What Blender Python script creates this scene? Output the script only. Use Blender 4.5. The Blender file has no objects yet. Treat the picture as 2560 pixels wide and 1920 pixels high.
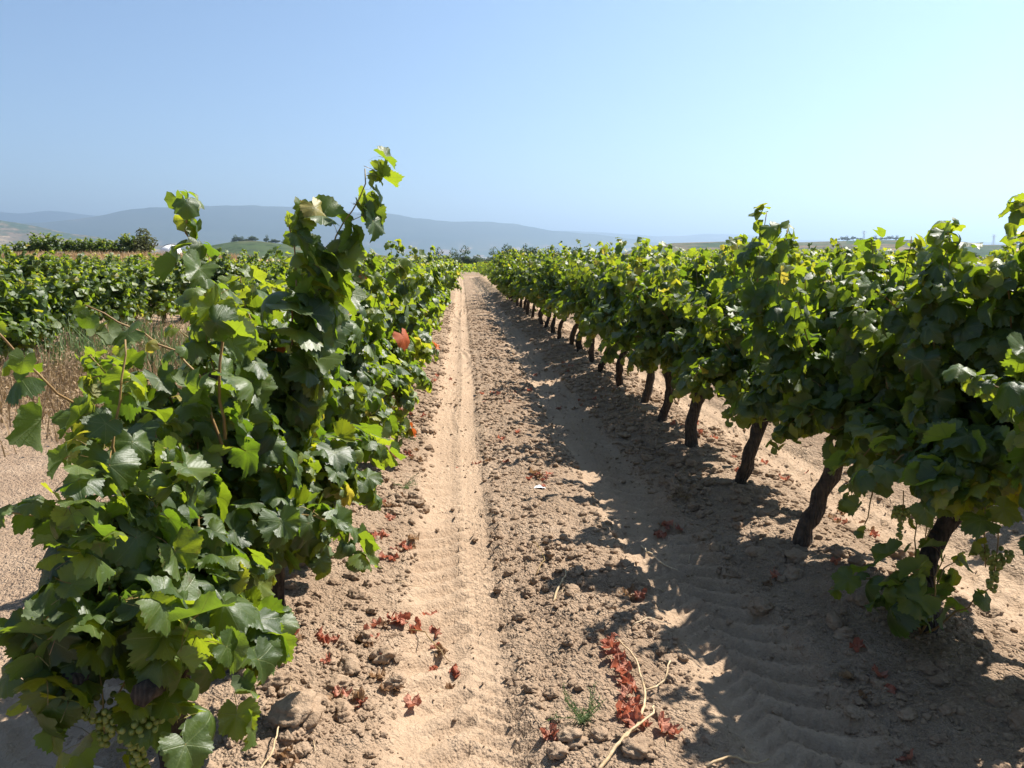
import bpy, math, random
import numpy as np
from mathutils import Matrix, Vector

# ------------------------------------------------------------------ camera, sky, sun, exposure
scn = bpy.context.scene
col = scn.collection
CAM_H = 1.6
cam_d = bpy.data.cameras.new('camera')
cam = bpy.data.objects.new('camera', cam_d)
col.objects.link(cam)
cam_d.sensor_fit = 'HORIZONTAL'
cam_d.angle = 2 * math.atan(512 / 788)
cam_d.clip_start = 0.05
cam_d.clip_end = 80000
cam.location = (0, 0, CAM_H)
cam.rotation_euler = (math.radians(90 - 9.1), 0, math.radians(-3.63))
scn.camera = cam

SUN_AZ, SUN_EL = math.radians(57), math.radians(51)      # azimuth measured from +Y towards +X
world = bpy.data.worlds.new('World')
scn.world = world
world.use_nodes = True
wn = world.node_tree
for n in list(wn.nodes):
    wn.nodes.remove(n)
sky = wn.nodes.new('ShaderNodeTexSky')
sky.sky_type = 'NISHITA'
sky.sun_disc = False
sky.sun_elevation = SUN_EL
sky.sun_rotation = SUN_AZ
sky.altitude = 900
sky.air_density = 1.0
sky.dust_density = 0.15
sky.ozone_density = 2.6
bg = wn.nodes.new('ShaderNodeBackground')
bg.inputs['Strength'].default_value = 0.061
wo = wn.nodes.new('ShaderNodeOutputWorld')
wn.links.new(sky.outputs[0], bg.inputs[0])
wn.links.new(bg.outputs[0], wo.inputs[0])

SUN = np.array([math.sin(SUN_AZ) * math.cos(SUN_EL), math.cos(SUN_AZ) * math.cos(SUN_EL), math.sin(SUN_EL)])
sl = bpy.data.lights.new('sun', 'SUN')
sl.energy = 5.0
sl.angle = math.radians(0.53)
sl.color = (1.0, 0.94, 0.86)
so = bpy.data.objects.new('sun', sl)
col.objects.link(so)
so.rotation_euler = Vector(SUN).to_track_quat('Z', 'Y').to_euler()
so.location = (20, 10, 30)

scn.view_settings.view_transform = 'Standard'
scn.view_settings.look = 'None'
scn.view_settings.exposure = 1.3
scn.view_settings.gamma = 1
scn.view_settings.use_curve_mapping = False
scn.cycles.max_bounces = 6
scn.cycles.transmission_bounces = 5
scn.cycles.diffuse_bounces = 3
scn.cycles.glossy_bounces = 2
scn.cycles.volume_bounces = 0
scn.cycles.use_denoising = True
try:
    scn.cycles.denoiser = 'OPENIMAGEDENOISE'
except Exception:
    pass

RNG = np.random.default_rng(7)

# ------------------------------------------------------------------ helpers
def tag(o, label=None, cat=None, group=None, kind=None):
    if label: o['label'] = label
    if cat: o['category'] = cat
    if group: o['group'] = group
    if kind: o['kind'] = kind
    return o

def empty(name, loc=(0, 0, 0), label=None, cat=None, group=None):
    o = bpy.data.objects.new(name, None)
    o.empty_display_size = 0.1
    col.objects.link(o)
    o.location = loc
    return tag(o, label, cat, group)

def link(name, me, parent=None, loc=None, mat=None):
    o = bpy.data.objects.new(name, me)
    col.objects.link(o)
    if parent is not None: o.parent = parent
    if loc is not None: o.location = loc
    if mat is not None and len(me.materials) == 0: me.materials.append(mat)
    return o

def tri_mesh(name, V, T, mats=(), midx=None, pattr=None, smooth=True):
    V = np.asarray(V, np.float32); T = np.asarray(T, np.int32)
    me = bpy.data.meshes.new(name)
    me.vertices.add(len(V)); me.vertices.foreach_set('co', V.ravel())
    k = T.shape[1]
    me.loops.add(T.size); me.loops.foreach_set('vertex_index', T.ravel())
    me.polygons.add(len(T))
    me.polygons.foreach_set('loop_start', np.arange(0, T.size, k, dtype=np.int32))
    me.polygons.foreach_set('loop_total', np.full(len(T), k, np.int32))
    me.polygons.foreach_set('use_smooth', np.full(len(T), bool(smooth)))
    for m in mats: me.materials.append(m)
    if midx is not None: me.polygons.foreach_set('material_index', np.asarray(midx, np.int32))
    if pattr:
        for an, av in pattr.items():
            av = np.asarray(av, np.float32)
            if av.ndim == 1:
                a = me.attributes.new(an, 'FLOAT', 'POINT'); a.data.foreach_set('value', av)
            else:
                a = me.attributes.new(an, 'FLOAT_VECTOR', 'POINT'); a.data.foreach_set('vector', av.ravel())
    me.update(calc_edges=True)
    return me

def _hash(ix, iy, seed):
    h = (ix.astype(np.int64) * 374761393 + iy.astype(np.int64) * 668265263 + seed * 1442695041) & 0xFFFFFFFF
    h = ((h ^ (h >> 13)) * 1274126177) & 0xFFFFFFFF
    h = (h ^ (h >> 16)) & 0xFFFFFF
    return h.astype(np.float64) / 0xFFFFFF

def vnoise(x, y, seed=0):
    x = np.asarray(x, float); y = np.asarray(y, float)
    ix = np.floor(x); iy = np.floor(y); fx = x - ix; fy = y - iy
    fx = fx * fx * (3 - 2 * fx); fy = fy * fy * (3 - 2 * fy)
    a = _hash(ix, iy, seed); b = _hash(ix + 1, iy, seed); c = _hash(ix, iy + 1, seed); d = _hash(ix + 1, iy + 1, seed)
    return (a + (b - a) * fx) * (1 - fy) + (c + (d - c) * fx) * fy

def fbm(x, y, seed=0, octv=4):
    s = 0; amp = 0.5
    for k in range(octv):
        s = s + amp * vnoise(x, y, seed + 17 * k); x = x * 2.03 + 5.1; y = y * 2.03 + 1.7; amp *= 0.5
    return s

def sst(a, b, x):
    t = np.clip((np.asarray(x, float) - a) / (b - a), 0, 1)
    return t * t * (3 - 2 * t)

# ------------------------------------------------------------------ node materials
def new_mat(name):
    m = bpy.data.materials.new(name); m.use_nodes = True
    nt = m.node_tree
    for n in list(nt.nodes): nt.nodes.remove(n)
    out = nt.nodes.new('ShaderNodeOutputMaterial')
    return m, nt, out

class NT:
    def __init__(self, nt): self.nt = nt
    def node(self, t, **kw):
        n = self.nt.nodes.new(t)
        for k, v in kw.items(): setattr(n, k, v)
        return n
    def set(self, sock, v):
        if hasattr(v, 'is_output'): self.nt.links.new(v, sock)
        else: sock.default_value = v
    def math(self, op, a, b=None, c=None, clamp=False):
        n = self.node('ShaderNodeMath', operation=op, use_clamp=clamp)
        self.set(n.inputs[0], a)
        if b is not None: self.set(n.inputs[1], b)
        if c is not None: self.set(n.inputs[2], c)
        return n.outputs[0]
    def mix(self, f, a, b, blend='MIX'):
        n = self.node('ShaderNodeMix', data_type='RGBA', blend_type=blend)
        self.set(n.inputs[0], f); self.set(n.inputs[6], a); self.set(n.inputs[7], b)
        return n.outputs[2]
    def ramp(self, f, stops, interp='LINEAR'):
        n = self.node('ShaderNodeValToRGB'); n.color_ramp.interpolation = interp
        e = n.color_ramp.elements
        while len(e) < len(stops): e.new(0.5)
        for i, (p, c) in enumerate(stops):
            e[i].position = p; e[i].color = (*c, 1)
        self.set(n.inputs[0], f)
        return n.outputs[0]
    def noise(self, vec, scale, detail=3, rough=0.55):
        n = self.node('ShaderNodeTexNoise'); self.set(n.inputs['Vector'], vec)
        n.inputs['Scale'].default_value = scale; n.inputs['Detail'].default_value = detail
        n.inputs['Roughness'].default_value = rough
        return n.outputs[0]
    def attr(self, name):
        return self.node('ShaderNodeAttribute', attribute_name=name)
    def sstep(self, a, b, x):
        n = self.node('ShaderNodeMapRange', interpolation_type='SMOOTHSTEP')
        self.set(n.inputs[0], x); n.inputs[1].default_value = a; n.inputs[2].default_value = b
        return n.outputs[0]

def leaf_material():
    m, nt, out = new_mat('vine_leaf'); N = NT(nt)
    av = N.attr('v').outputs['Fac']
    oi = N.node('ShaderNodeObjectInfo')
    sc = N.node('ShaderNodeSeparateColor'); N.set(sc.inputs[0], oi.outputs['Color'])
    v = N.math('ADD', av, sc.outputs[0])
    luv = N.attr('luv').outputs['Vector']
    sx = N.node('ShaderNodeSeparateXYZ'); N.set(sx.inputs[0], luv)
    x, y = sx.outputs[0], sx.outputs[1]
    best = None
    for a in (0, 50, -50, 103, -103):
        s, c = math.sin(math.radians(a)), math.cos(math.radians(a))
        dot = N.math('ADD', N.math('MULTIPLY', x, s), N.math('MULTIPLY', y, c))
        perp = N.math('ABSOLUTE', N.math('SUBTRACT', N.math('MULTIPLY', x, c), N.math('MULTIPLY', y, s)))
        w = N.math('ADD', perp, N.math('MULTIPLY', N.math('LESS_THAN', dot, 0.0), 5.0))
        w = N.math('ADD', w, N.math('MULTIPLY', dot, 0.014))
        best = w if best is None else N.math('MINIMUM', best, w)
    vein = N.sstep(0.034, 0.012, best)
    wob = N.noise(luv, 3.0, 2)
    side = N.math('FRACT', N.math('MULTIPLY', N.math('SUBTRACT', N.math('ADD', y, N.math('MULTIPLY', wob, 0.2)), N.math('MULTIPLY', best, 0.9)), 6.5))
    side = N.sstep(0.10, 0.0, N.math('ABSOLUTE', N.math('SUBTRACT', side, 0.5)))
    blot = N.noise(luv, 2.2, 3)
    vv = N.math('ADD', v, N.math('MULTIPLY', N.math('SUBTRACT', blot, 0.5), 0.22), clamp=True)
    base = N.ramp(vv, [(0, (.033, .058, .013)), (.45, (.058, .096, .018)), (.72, (.096, .138, .022)), (.9, (.17, .19, .032)), (1, (.30, .25, .05))])
    tran = N.ramp(vv, [(0, (.16, .28, .012)), (.45, (.32, .43, .016)), (.72, (.48, .55, .02)), (.9, (.62, .60, .03)), (1, (.70, .56, .06))])
    base = N.mix(N.math('MULTIPLY', vein, 0.55), base, (.16, .20, .06, 1))
    base = N.mix(N.math('MULTIPLY', side, 0.14), base, (.14, .18, .06, 1))
    tran = N.mix(N.math('MULTIPLY', vein, 0.45), tran, (.16, .2, .02, 1))
    ln = N.node('ShaderNodeVectorMath', operation='LENGTH'); N.set(ln.inputs[0], luv)
    scor = N.math('MULTIPLY', N.math('MULTIPLY', N.sstep(.66, .95, ln.outputs['Value']), N.sstep(.54, .66, N.noise(luv, 3.7, 3))), N.sstep(.30, .62, vv))
    base = N.mix(N.math('MULTIPLY', scor, .75), base, (.16, .10, .045, 1))
    tran = N.mix(N.math('MULTIPLY', scor, .75), tran, (.22, .12, .03, 1))
    geo = N.node('ShaderNodeNewGeometry')
    under = N.mix(0.55, base, (.13, .17, .085, 1))
    colr = N.mix(geo.outputs['Backfacing'], base, under)
    bmp = N.node('ShaderNodeBump'); bmp.inputs['Strength'].default_value = 0.30; bmp.inputs['Distance'].default_value = 0.004
    hgt = N.math('SUBTRACT', N.math('MULTIPLY', N.noise(luv, 9.0, 3), 0.9), N.math('MULTIPLY', N.math('ADD', vein, N.math('MULTIPLY', side, 0.4)), 0.5))
    N.set(bmp.inputs['Height'], hgt)
    p = N.node('ShaderNodeBsdfPrincipled')
    N.set(p.inputs['Base Color'], colr)
    N.set(p.inputs['Roughness'], N.math('ADD', N.math('ADD', 0.40, N.math('MULTIPLY', blot, 0.16)), N.math('MULTIPLY', geo.outputs['Backfacing'], 0.25)))
    p.inputs['Specular IOR Level'].default_value = 0.62
    N.set(p.inputs['Normal'], bmp.outputs[0])
    t = N.node('ShaderNodeBsdfTranslucent'); N.set(t.inputs[0], tran); N.set(t.inputs['Normal'], bmp.outputs[0])
    mx = N.node('ShaderNodeMixShader'); mx.inputs[0].default_value = 0.42
    nt.links.new(p.outputs[0], mx.inputs[1]); nt.links.new(t.outputs[0], mx.inputs[2]); nt.links.new(mx.outputs[0], out.inputs[0])
    return m

def simple_mat(name, c1, c2, scale=20, rough=0.8, bump=0.0, bscale=60, trans=None, spec=0.3, coord='Object', wave=None):
    m, nt, out = new_mat(name); N = NT(nt)
    tc = N.node('ShaderNodeTexCoord').outputs[coord]
    n = N.noise(tc, scale, 4)
    oi = N.node('ShaderNodeObjectInfo')
    f = N.math('ADD', n, N.math('MULTIPLY', N.math('SUBTRACT', oi.outputs['Random'], 0.5), 0.35))
    cr = N.ramp(f, [(.3, c1), (.7, c2)])
    p = N.node('ShaderNodeBsdfPrincipled')
    N.set(p.inputs['Base Color'], cr); p.inputs['Roughness'].default_value = rough
    p.inputs['Specular IOR Level'].default_value = spec
    if bump:
        b = N.node('ShaderNodeBump'); b.inputs['Strength'].default_value = bump; b.inputs['Distance'].default_value = 0.01
        hh = N.noise(tc, bscale, 4)
        if wave:
            wv = N.node('ShaderNodeTexWave'); wv.bands_direction = wave; wv.inputs['Scale'].default_value = bscale * .35
            wv.inputs['Distortion'].default_value = 5; N.set(wv.inputs[0], tc)
            hh = N.math('ADD', hh, wv.outputs[1])
        N.set(b.inputs['Height'], hh); N.set(p.inputs['Normal'], b.outputs[0])
    if trans:
        t = N.node('ShaderNodeBsdfTranslucent'); t.inputs[0].default_value = (*trans, 1)
        mx = N.node('ShaderNodeMixShader'); mx.inputs[0].default_value = 0.35
        nt.links.new(p.outputs[0], mx.inputs[1]); nt.links.new(t.outputs[0], mx.inputs[2]); nt.links.new(mx.outputs[0], out.inputs[0])
    else:
        nt.links.new(p.outputs[0], out.inputs[0])
    return m

def far_land_color(N, pos):
    """patchwork of vineyards, stubble and ploughed fields with scrub"""
    mp = N.node('ShaderNodeMapping'); N.set(mp.inputs[0], pos); mp.inputs['Scale'].default_value = (1 / 120, 1 / 420, 0.0)
    mp.inputs['Rotation'].default_value = (0, 0, 0.5)
    vo = N.node('ShaderNodeTexVoronoi'); N.set(vo.inputs['Vector'], mp.outputs[0]); vo.inputs['Scale'].default_value = 1
    sc = N.node('ShaderNodeSeparateColor'); N.set(sc.inputs[0], vo.outputs['Color'])
    c = N.ramp(sc.outputs[0], [(0, (.045, .075, .03)), (.34, (.06, .085, .035)), (.45, (.10, .10, .05)), (.62, (.16, .13, .07)), (.75, (.05, .08, .035)), (.86, (.46, .33, .20)), (1, (.30, .19, .11))])
    big = N.noise(pos, 0.004, 4)
    c = N.mix(N.sstep(.48, .62, big), c, (.05, .075, .035, 1))
    sp = N.noise(pos, 0.06, 4, .7)
    return N.mix(N.math('MULTIPLY', N.sstep(.52, .62, sp), .7), c, (.025, .04, .02, 1))

def soil_color(N, pos):
    n1 = N.noise(pos, 1.3, 3, .6); n2 = N.noise(pos, 14, 4, .65); n3 = N.noise(pos, 90, 3, .6)
    c = N.ramp(N.math('ADD', N.math('MULTIPLY', n1, .5), N.math('MULTIPLY', n2, .5)), [(.32, (.215, .145, .094)), (.5, (.305, .216, .145)), (.68, (.395, .293, .205))])
    c = N.mix(N.math('MULTIPLY', N.sstep(.4, .75, n3), .35), c, (.43, .318, .218, 1))
    return c, n2, n3

def clod_material():
    m, nt, out = new_mat('clod_earth'); N = NT(nt)
    pos = N.node('ShaderNodeNewGeometry').outputs['Position']
    c, n2, n3 = soil_color(N, pos)
    b = N.node('ShaderNodeBump'); b.inputs['Strength'].default_value = .9; b.inputs['Distance'].default_value = .01
    N.set(b.inputs['Height'], N.math('ADD', N.math('MULTIPLY', n3, .8), N.math('ADD', N.math('MULTIPLY', n2, .6), N.math('MULTIPLY', N.noise(pos, 300, 3), .4))))
    p = N.node('ShaderNodeBsdfPrincipled'); N.set(p.inputs['Base Color'], c); p.inputs['Roughness'].default_value = 1
    p.inputs['Specular IOR Level'].default_value = .05
    N.set(p.inputs['Normal'], b.outputs[0])
    nt.links.new(p.outputs[0], out.inputs[0])
    return m

def ground_material():
    m, nt, out = new_mat('ground'); N = NT(nt)
    geo = N.node('ShaderNodeNewGeometry'); pos = geo.outputs['Position']
    c, n2, n3 = soil_color(N, pos)
    c = N.mix(N.math('MULTIPLY', N.attr('dust').outputs['Fac'], .4), c, (.375, .272, .182, 1))
    c = N.mix(N.math('MULTIPLY', N.attr('straw').outputs['Fac'], .85), c, N.ramp(N.noise(pos, 5, 5, .7), [(.3, (.25, .165, .09)), (.7, (.43, .31, .18))]))
    c = N.mix(N.attr('far').outputs['Fac'], c, far_land_color(N, pos))
    b = N.node('ShaderNodeBump'); b.inputs['Strength'].default_value = 1.0; b.inputs['Distance'].default_value = .03
    def vor(sc):
        v_ = N.node('ShaderNodeTexVoronoi', feature='F1'); N.set(v_.inputs['Vector'], pos); v_.inputs['Scale'].default_value = sc
        return N.math('SUBTRACT', 1.0, v_.outputs['Distance'])
    lo = N.math('SUBTRACT', 1.0, N.math('MULTIPLY', N.attr('dust').outputs['Fac'], .70))
    gran = N.math('ADD', N.math('MULTIPLY', vor(38), .55), N.math('MULTIPLY', vor(95), .35))
    N.set(b.inputs['Height'], N.math('ADD', N.math('MULTIPLY', N.math('MULTIPLY', gran, lo), N.math('MULTIPLY', n2, 2.0)), N.math('MULTIPLY', lo, N.math('ADD', N.math('MULTIPLY', n3, .30), N.math('ADD', N.math('MULTIPLY', n2, .5), N.math('MULTIPLY', N.noise(pos, 260, 2), .2))))))
    p = N.node('ShaderNodeBsdfPrincipled'); N.set(p.inputs['Base Color'], c); p.inputs['Roughness'].default_value = .95
    p.inputs['Specular IOR Level'].default_value = .1
    N.set(p.inputs['Normal'], b.outputs[0])
    nt.links.new(p.outputs[0], out.inputs[0])
    return m

def hill_material(name, rocky):
    m, nt, out = new_mat(name); N = NT(nt)
    geo = N.node('ShaderNodeNewGeometry'); pos = geo.outputs['Position']
    c = far_land_color(N, pos)
    if rocky:
        c = N.ramp(N.noise(pos, .0009, 6, .6), [(.35, (.03, .05, .03)), (.6, (.06, .075, .045)), (.75, (.14, .12, .085))])
        sz_ = N.node('ShaderNodeSeparateXYZ'); N.set(sz_.inputs[0], pos)
        c = N.mix(N.sstep(220, 40, sz_.outputs[2]), c, far_land_color(N, pos))
    else:
        wv = N.node('ShaderNodeTexWave'); wv.bands_direction = 'Z'; wv.inputs['Scale'].default_value = .05; wv.inputs['Distortion'].default_value = 6
        wv.inputs['Detail'].default_value = 3; N.set(wv.inputs[0], pos)
        dry = N.ramp(N.noise(pos, .012, 5, .6), [(.4, (.07, .07, .035)), (.52, (.15, .11, .065)), (.7, (.22, .15, .09))])
        c = N.mix(N.sstep(.45, .60, N.noise(pos, .006, 3)), c, dry)
        c = N.mix(N.math('MULTIPLY', wv.outputs[1], .35), c, (.06, .07, .04, 1))
        c = N.mix(N.math('MULTIPLY', N.sstep(.56, .62, N.noise(pos, .05, 3, .7)), .8), c, (.03, .045, .02, 1))
    p = N.node('ShaderNodeBsdfPrincipled'); N.set(p.inputs['Base Color'], c); p.inputs['Roughness'].default_value = 1
    p.inputs['Specular IOR Level'].default_value = 0
    nt.links.new(p.outputs[0], out.inputs[0])
    return m

M_LEAF = leaf_material()
M_PET = simple_mat('petiole', (.20, .20, .05), (.30, .14, .06), 30, .6)
M_CANE = simple_mat('cane', (.22, .13, .05), (.30, .22, .08), 12, .6)
M_DRYCANE = simple_mat('dry_cane', (.40, .28, .15), (.58, .46, .30), 18, .7, .3, 90)
M_BARK = simple_mat('vine_bark', (.028, .022, .018), (.105, .078, .058), 28, .95, 1.0, 45, wave='X')
M_SOIL = clod_material()
M_RED = simple_mat('withered_leaf', (.38, .12, .07), (.54, .27, .185), 1.6, .8, .6, 9, trans=(.45, .13, .07))
M_ORANGE = simple_mat('autumn_leaf', (.42, .085, .025), (.50, .16, .04), 9, .6, .3, 60, trans=(.6, .14, .03))
M_PALE = simple_mat('bleached_leaf', (.62, .58, .45), (.75, .70, .58), 20, .6, trans=(.6, .55, .4))
M_WHITE = simple_mat('white_plastic', (.80, .80, .78), (.86, .86, .85), 4, .45, .2, 9)
M_BERRY = simple_mat('grape', (.20, .25, .05), (.34, .36, .10), 30, .35, trans=(.40, .45, .08), spec=.5)
M_STEEL = simple_mat('weathered_steel', (.025, .022, .022), (.07, .055, .05), 25, .5, .2, 80, spec=.6)
M_STRAW = simple_mat('dry_straw', (.36, .25, .13), (.56, .42, .24), 3, .85, trans=(.35, .22, .1), coord='Generated')
M_WEED = simple_mat('brown_weed', (.24, .165, .095), (.46, .33, .20), 4, .85, trans=(.2, .14, .06))
M_GWEED = simple_mat('green_weed', (.07, .12, .04), (.17, .22, .10), 6, .7, trans=(.12, .2, .05))
M_TREE = simple_mat('tree_leaf', (.018, .035, .014), (.06, .085, .03), .6, .7, trans=(.09, .14, .03))
M_OLIVE = simple_mat('scrub_leaf', (.05, .06, .025), (.12, .12, .05), .9, .8, trans=(.12, .14, .04))
M_FARVINE = None
M_WALL = simple_mat('pale_render', (.62, .58, .5), (.72, .68, .6), 2, .9)
M_STONE = simple_mat('tan_stone', (.38, .28, .18), (.5, .38, .26), 3, .9, .5, 6)
M_ROOF = simple_mat('clay_roof', (.28, .13, .08), (.36, .19, .12), 3, .9)
M_PYLON = simple_mat('galvanised_steel', (.35, .36, .38), (.45, .46, .48), 2, .5)
M_ROCK = simple_mat('smooth_boulder', (.50, .42, .32), (.60, .52, .42), 6, .85, .25, 18)
M_GROUND = ground_material()
M_HILL = hill_material('dry_hill', False)
M_MOUNT = hill_material('far_mountain', True)

# ------------------------------------------------------------------ the ground
ROW0 = 1.85                                   # trunks of the row along the shaded rut
ROWL = -0.80                                  # trunks of the row along the sunlit rut
PITCH = 2.65
ROW_X = [ROWL - PITCH * k for k in range(0, 22)] + [ROW0 + PITCH * k for k in range(0, 24)]

def macro_z(x, y):
    x = np.asarray(x, float); y = np.asarray(y, float)
    r = np.hypot(x, y)
    z = -0.004 * np.clip(y - 12, 0, 66)
    z = z - 0.6 * sst(80, 120, y) - 3.0 * sst(150, 260, r) - 48 * sst(260, 3000, r)
    z = z + (0.25 + 1.2 * sst(-8, -15, x)) * sst(30, 44, y) * sst(-7, -15, x) * (1 - sst(64, 100, y)) + .22 * sst(-2.6, -8, x) * sst(6, 13, y) * (1 - sst(64, 100, y))
    z = z + sst(150, 500, r) * (fbm(x / 180, y / 180, 3, 4) - .47) * 16 * (1 - sst(2500, 6000, r) * .6)
    z = z + sst(90, 130, y) * sst(14, 40, x) * (1 - sst(300, 500, r)) * 2.6
    return z

def aisle(x):
    """offset from the centre of the aisle between two rows, in the repeated row pattern"""
    c = (ROW0 + ROWL) / 2
    return (np.asarray(x, float) - c + PITCH / 2) % PITCH - PITCH / 2

RUT = 0.575

def ground_parts(x, y):
    x = np.asarray(x, float); y = np.asarray(y, float)
    wob = 0.05 * (vnoise(x * 0 + 3.3, y / 2.6, 5) - .5) + .05 * (vnoise(x * 0 + 9.3, y / 7.0, 6) - .5)
    a = aisle(x) + wob
    right = (a > 0)
    wild = np.clip(1 - sst(-2.6, -1.75, x), 0, 1)                         # bare verge left of the outermost row
    wild = wild * (1 - sst(13, 15, y) * 0.7)
    field = (1 - wild) * (1 - sst(76, 82, y))
    d = np.abs(np.abs(a) - RUT)                                           # distance from a rut centre
    rut = 1 - sst(.15, .37, d + .10 * (fbm(x / .2, y / .2, 44, 3) - .45))
    z = -0.034 * rut * field + .0035 * rut * field * np.sin(2 * np.pi * (np.abs(a) - RUT) / .052 + 2 * vnoise(x / .5, y / .9, 14))
    sd = (np.abs(a) - RUT)                                                # signed, for the lug pattern
    per = 0.165                                                           # lug prints: slanting bars, partly worn away
    wv = .22 * (vnoise(x / .25, y / .5, 8) - .5)
    ph = (y + 0.75 * (sd + .03)) / per + wv
    bars = np.clip(np.sin(2 * np.pi * ph) * 2.6 - .3, -1, 1)
    ph2 = (y - 0.7 * sd) / 0.085 + wv
    fine = np.clip(np.sin(2 * np.pi * ph2) * 2.2, -1, 1)
    worn = sst(.25, .6, vnoise(x / .22, y / .6, 21)) * .7 + .3
    cl = sst(-.05, -.015, sd)
    z = z + rut * field * worn * (0.023 * bars * cl + 0.015 * fine * (1 - cl))
    z = z + field * rut * (.010 * np.exp(-((sd + .035) / .03) ** 2) - .010 * np.exp(-((sd - .06) / .07) ** 2))
    z = z + field * .022 * np.exp(-((d - .25) / .05) ** 2) * (.4 + vnoise(x / .12, y / .12, 77))
    # loosened bands beside the ruts and berm along the vines
    loose = (1 - rut)
    berm = np.exp(-((np.abs(a) - PITCH / 2) / .34) ** 2)
    mid = np.exp(-(a / .25) ** 2)
    z = z + field * (0.10 * berm + .035 * mid)
    lump = fbm(x / .16, y / .16, 31, 4) - .47
    lump2 = np.abs(vnoise(x / .075, y / .075, 51) - .5)
    lump3 = np.abs(vnoise(x / .038 + 7, y / .038, 53) - .5)
    patch = .30 + 1.15 * sst(.42, .58, fbm(x / .5, y / .5, 61, 3))
    z = z + loose * (.075 * lump + patch * (.042 * (.2 - lump2) + .024 * (.2 - lump3))) * (field * .95 + wild * .25)
    z = z + .030 * (fbm(x / .9, y / .9, 71, 3) - .45)
    fine3 = fbm(x / .03, y / .03, 91, 2) - .37
    z = z + .012 * fine3 * (.35 + .65 * loose)
    return z, rut * field, wild

def ground_z(x, y):
    x = np.asarray(x, float); y = np.asarray(y, float)
    z, _, _ = ground_parts(x, y)
    near = 1 - sst(70, 110, np.hypot(x, y))
    return macro_z(x, y) + z * near

def gz(x, y):
    return float(ground_z(np.array([x]), np.array([y]))[0])

def axis_pts(lo, hi, step, reach_lo, reach_hi, ratio):
    mid_ = list(np.arange(lo, hi, step))
    out_ = []
    s = step; p = hi
    while p < reach_hi:
        out_.append(p); s *= ratio; p += s
    out_.append(reach_hi)
    left = []
    s = step; p = lo
    while p > reach_lo:
        s *= ratio; p -= s; left.append(max(p, reach_lo))
    return np.array(left[::-1] + mid_ + out_)

gx = axis_pts(-1.5, 2.8, .021, -30000, 30000, 1.075)
ys = [1.2]
while ys[-1] < 78: ys.append(ys[-1] + .0205 * max(1, ys[-1] / 3.0))
while ys[-1] < 32000: ys.append(ys[-1] * 1.03)
yb = [1.2]
s_ = .03
while yb[-1] > -3000: yb.append(yb[-1] - s_); s_ *= 1.3
gy = np.array(yb[:0:-1] + ys)
X, Y = np.meshgrid(gx, gy)
xf, yf = X.ravel(), Y.ravel()
zp, dust, wild = ground_parts(xf, yf)
near = 1 - sst(70, 110, np.hypot(xf, yf))
Z = macro_z(xf, yf) + zp * near
nx, ny = len(gx), len(gy)
ii = np.arange(nx * ny).reshape(ny, nx)
Q = np.stack([ii[:-1, :-1], ii[:-1, 1:], ii[1:, 1:], ii[1:, :-1]], -1).reshape(-1, 4)
straw = wild * sst(6.0, 8.5, yf + (xf + 3) * .25 + 2.5 * (fbm(xf / 1.5, yf / 1.5, 12) - .47)) * (1 - sst(120, 160, yf))
straw = np.maximum(straw, sst(-6, -12, xf) * sst(29, 36, yf) * (1 - sst(90, 150, yf)))
straw = np.maximum(straw, .7 * sst(79, 84, yf) * (1 - sst(90, 120, yf)) * sst(.35, .6, vnoise(xf / 8, yf / 8, 4)))
far = sst(110, 190, np.hypot(xf, yf))
g_me = tri_mesh('ground', np.stack([xf, yf, Z], -1), Q, (M_GROUND,), pattr={'dust': dust * (1 - far), 'straw': straw, 'far': far})
g_ob = link('ground', g_me)
tag(g_ob, 'pale dry tilled soil with tractor ruts running between the vine rows', kind='structure')

# ------------------------------------------------------------------ hills and mountains
def polar_land(name, prof, r0, r1, r2, az0, az1, n_az, n_r, mat, base, label, rough=0.12, seed=1, flat=False):
    """a range whose crest stands at distance r1, with foot slopes on the near side; prof: [(azimuth deg, crest height m)]"""
    az = np.radians(np.linspace(az0, az1, n_az))
    rr = np.concatenate([np.linspace(r0, r1, n_r), np.linspace(r1, r2, n_r // 3)[1:]])
    A, R = np.meshgrid(az, rr)
    pa, ph = np.array(prof).T
    H = np.interp(np.degrees(A), pa, ph)
    if not flat: H = base + (H - base) * (1 + .10 * (fbm(np.degrees(A) / 1.6, np.degrees(A) * 0 + seed, seed + 3, 4) - .47))
    t = np.where(R < r1, (R - r0) / (r1 - r0), 1 - (R - r1) / (r2 - r1) * (.25 if flat else 1))
    t = np.clip(t, 0, 1)
    sc_ = (r1 - r0)
    Xp, Yp = R * np.sin(A), R * np.cos(A)
    n = fbm(Xp / sc_ * 3.2, Yp / sc_ * 3.2, seed, 5) - .47
    ridges = np.abs(fbm(Xp / sc_ * 2.0, Yp / sc_ * 5.0, seed + 9, 4) - .47) * 2
    shape = t * t * (3 - 2 * t) if flat else t ** 2.3
    Zp = base + (H - base) * (shape + (n * 1.2 - ridges * .8) * rough * 4 * t * (1 - t) * (1 if not flat else .5))
    nr = len(rr)
    I = np.arange(nr * n_az).reshape(nr, n_az)
    Qp = np.stack([I[:-1, :-1], I[:-1, 1:], I[1:, 1:], I[1:, :-1]], -1).reshape(-1, 4)
    me = tri_mesh(name, np.stack([Xp.ravel(), Yp.ravel(), Zp.ravel()], -1), Qp, (mat,))
    o = link(name, me)
    tag(o, label, kind='structure')
    return o

F = 788.0
CY = 384 - F * math.tan(math.radians(9.1))                 # picture row of the true horizon, for measured elevations
def az_el(px, py):
    """azimuth (deg from the rows) and elevation of a measured skyline point"""
    return math.degrees(math.atan((px - 512) / F)) + 3.63, math.atan((CY - py) / math.hypot(F, px - 512)) 

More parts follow.
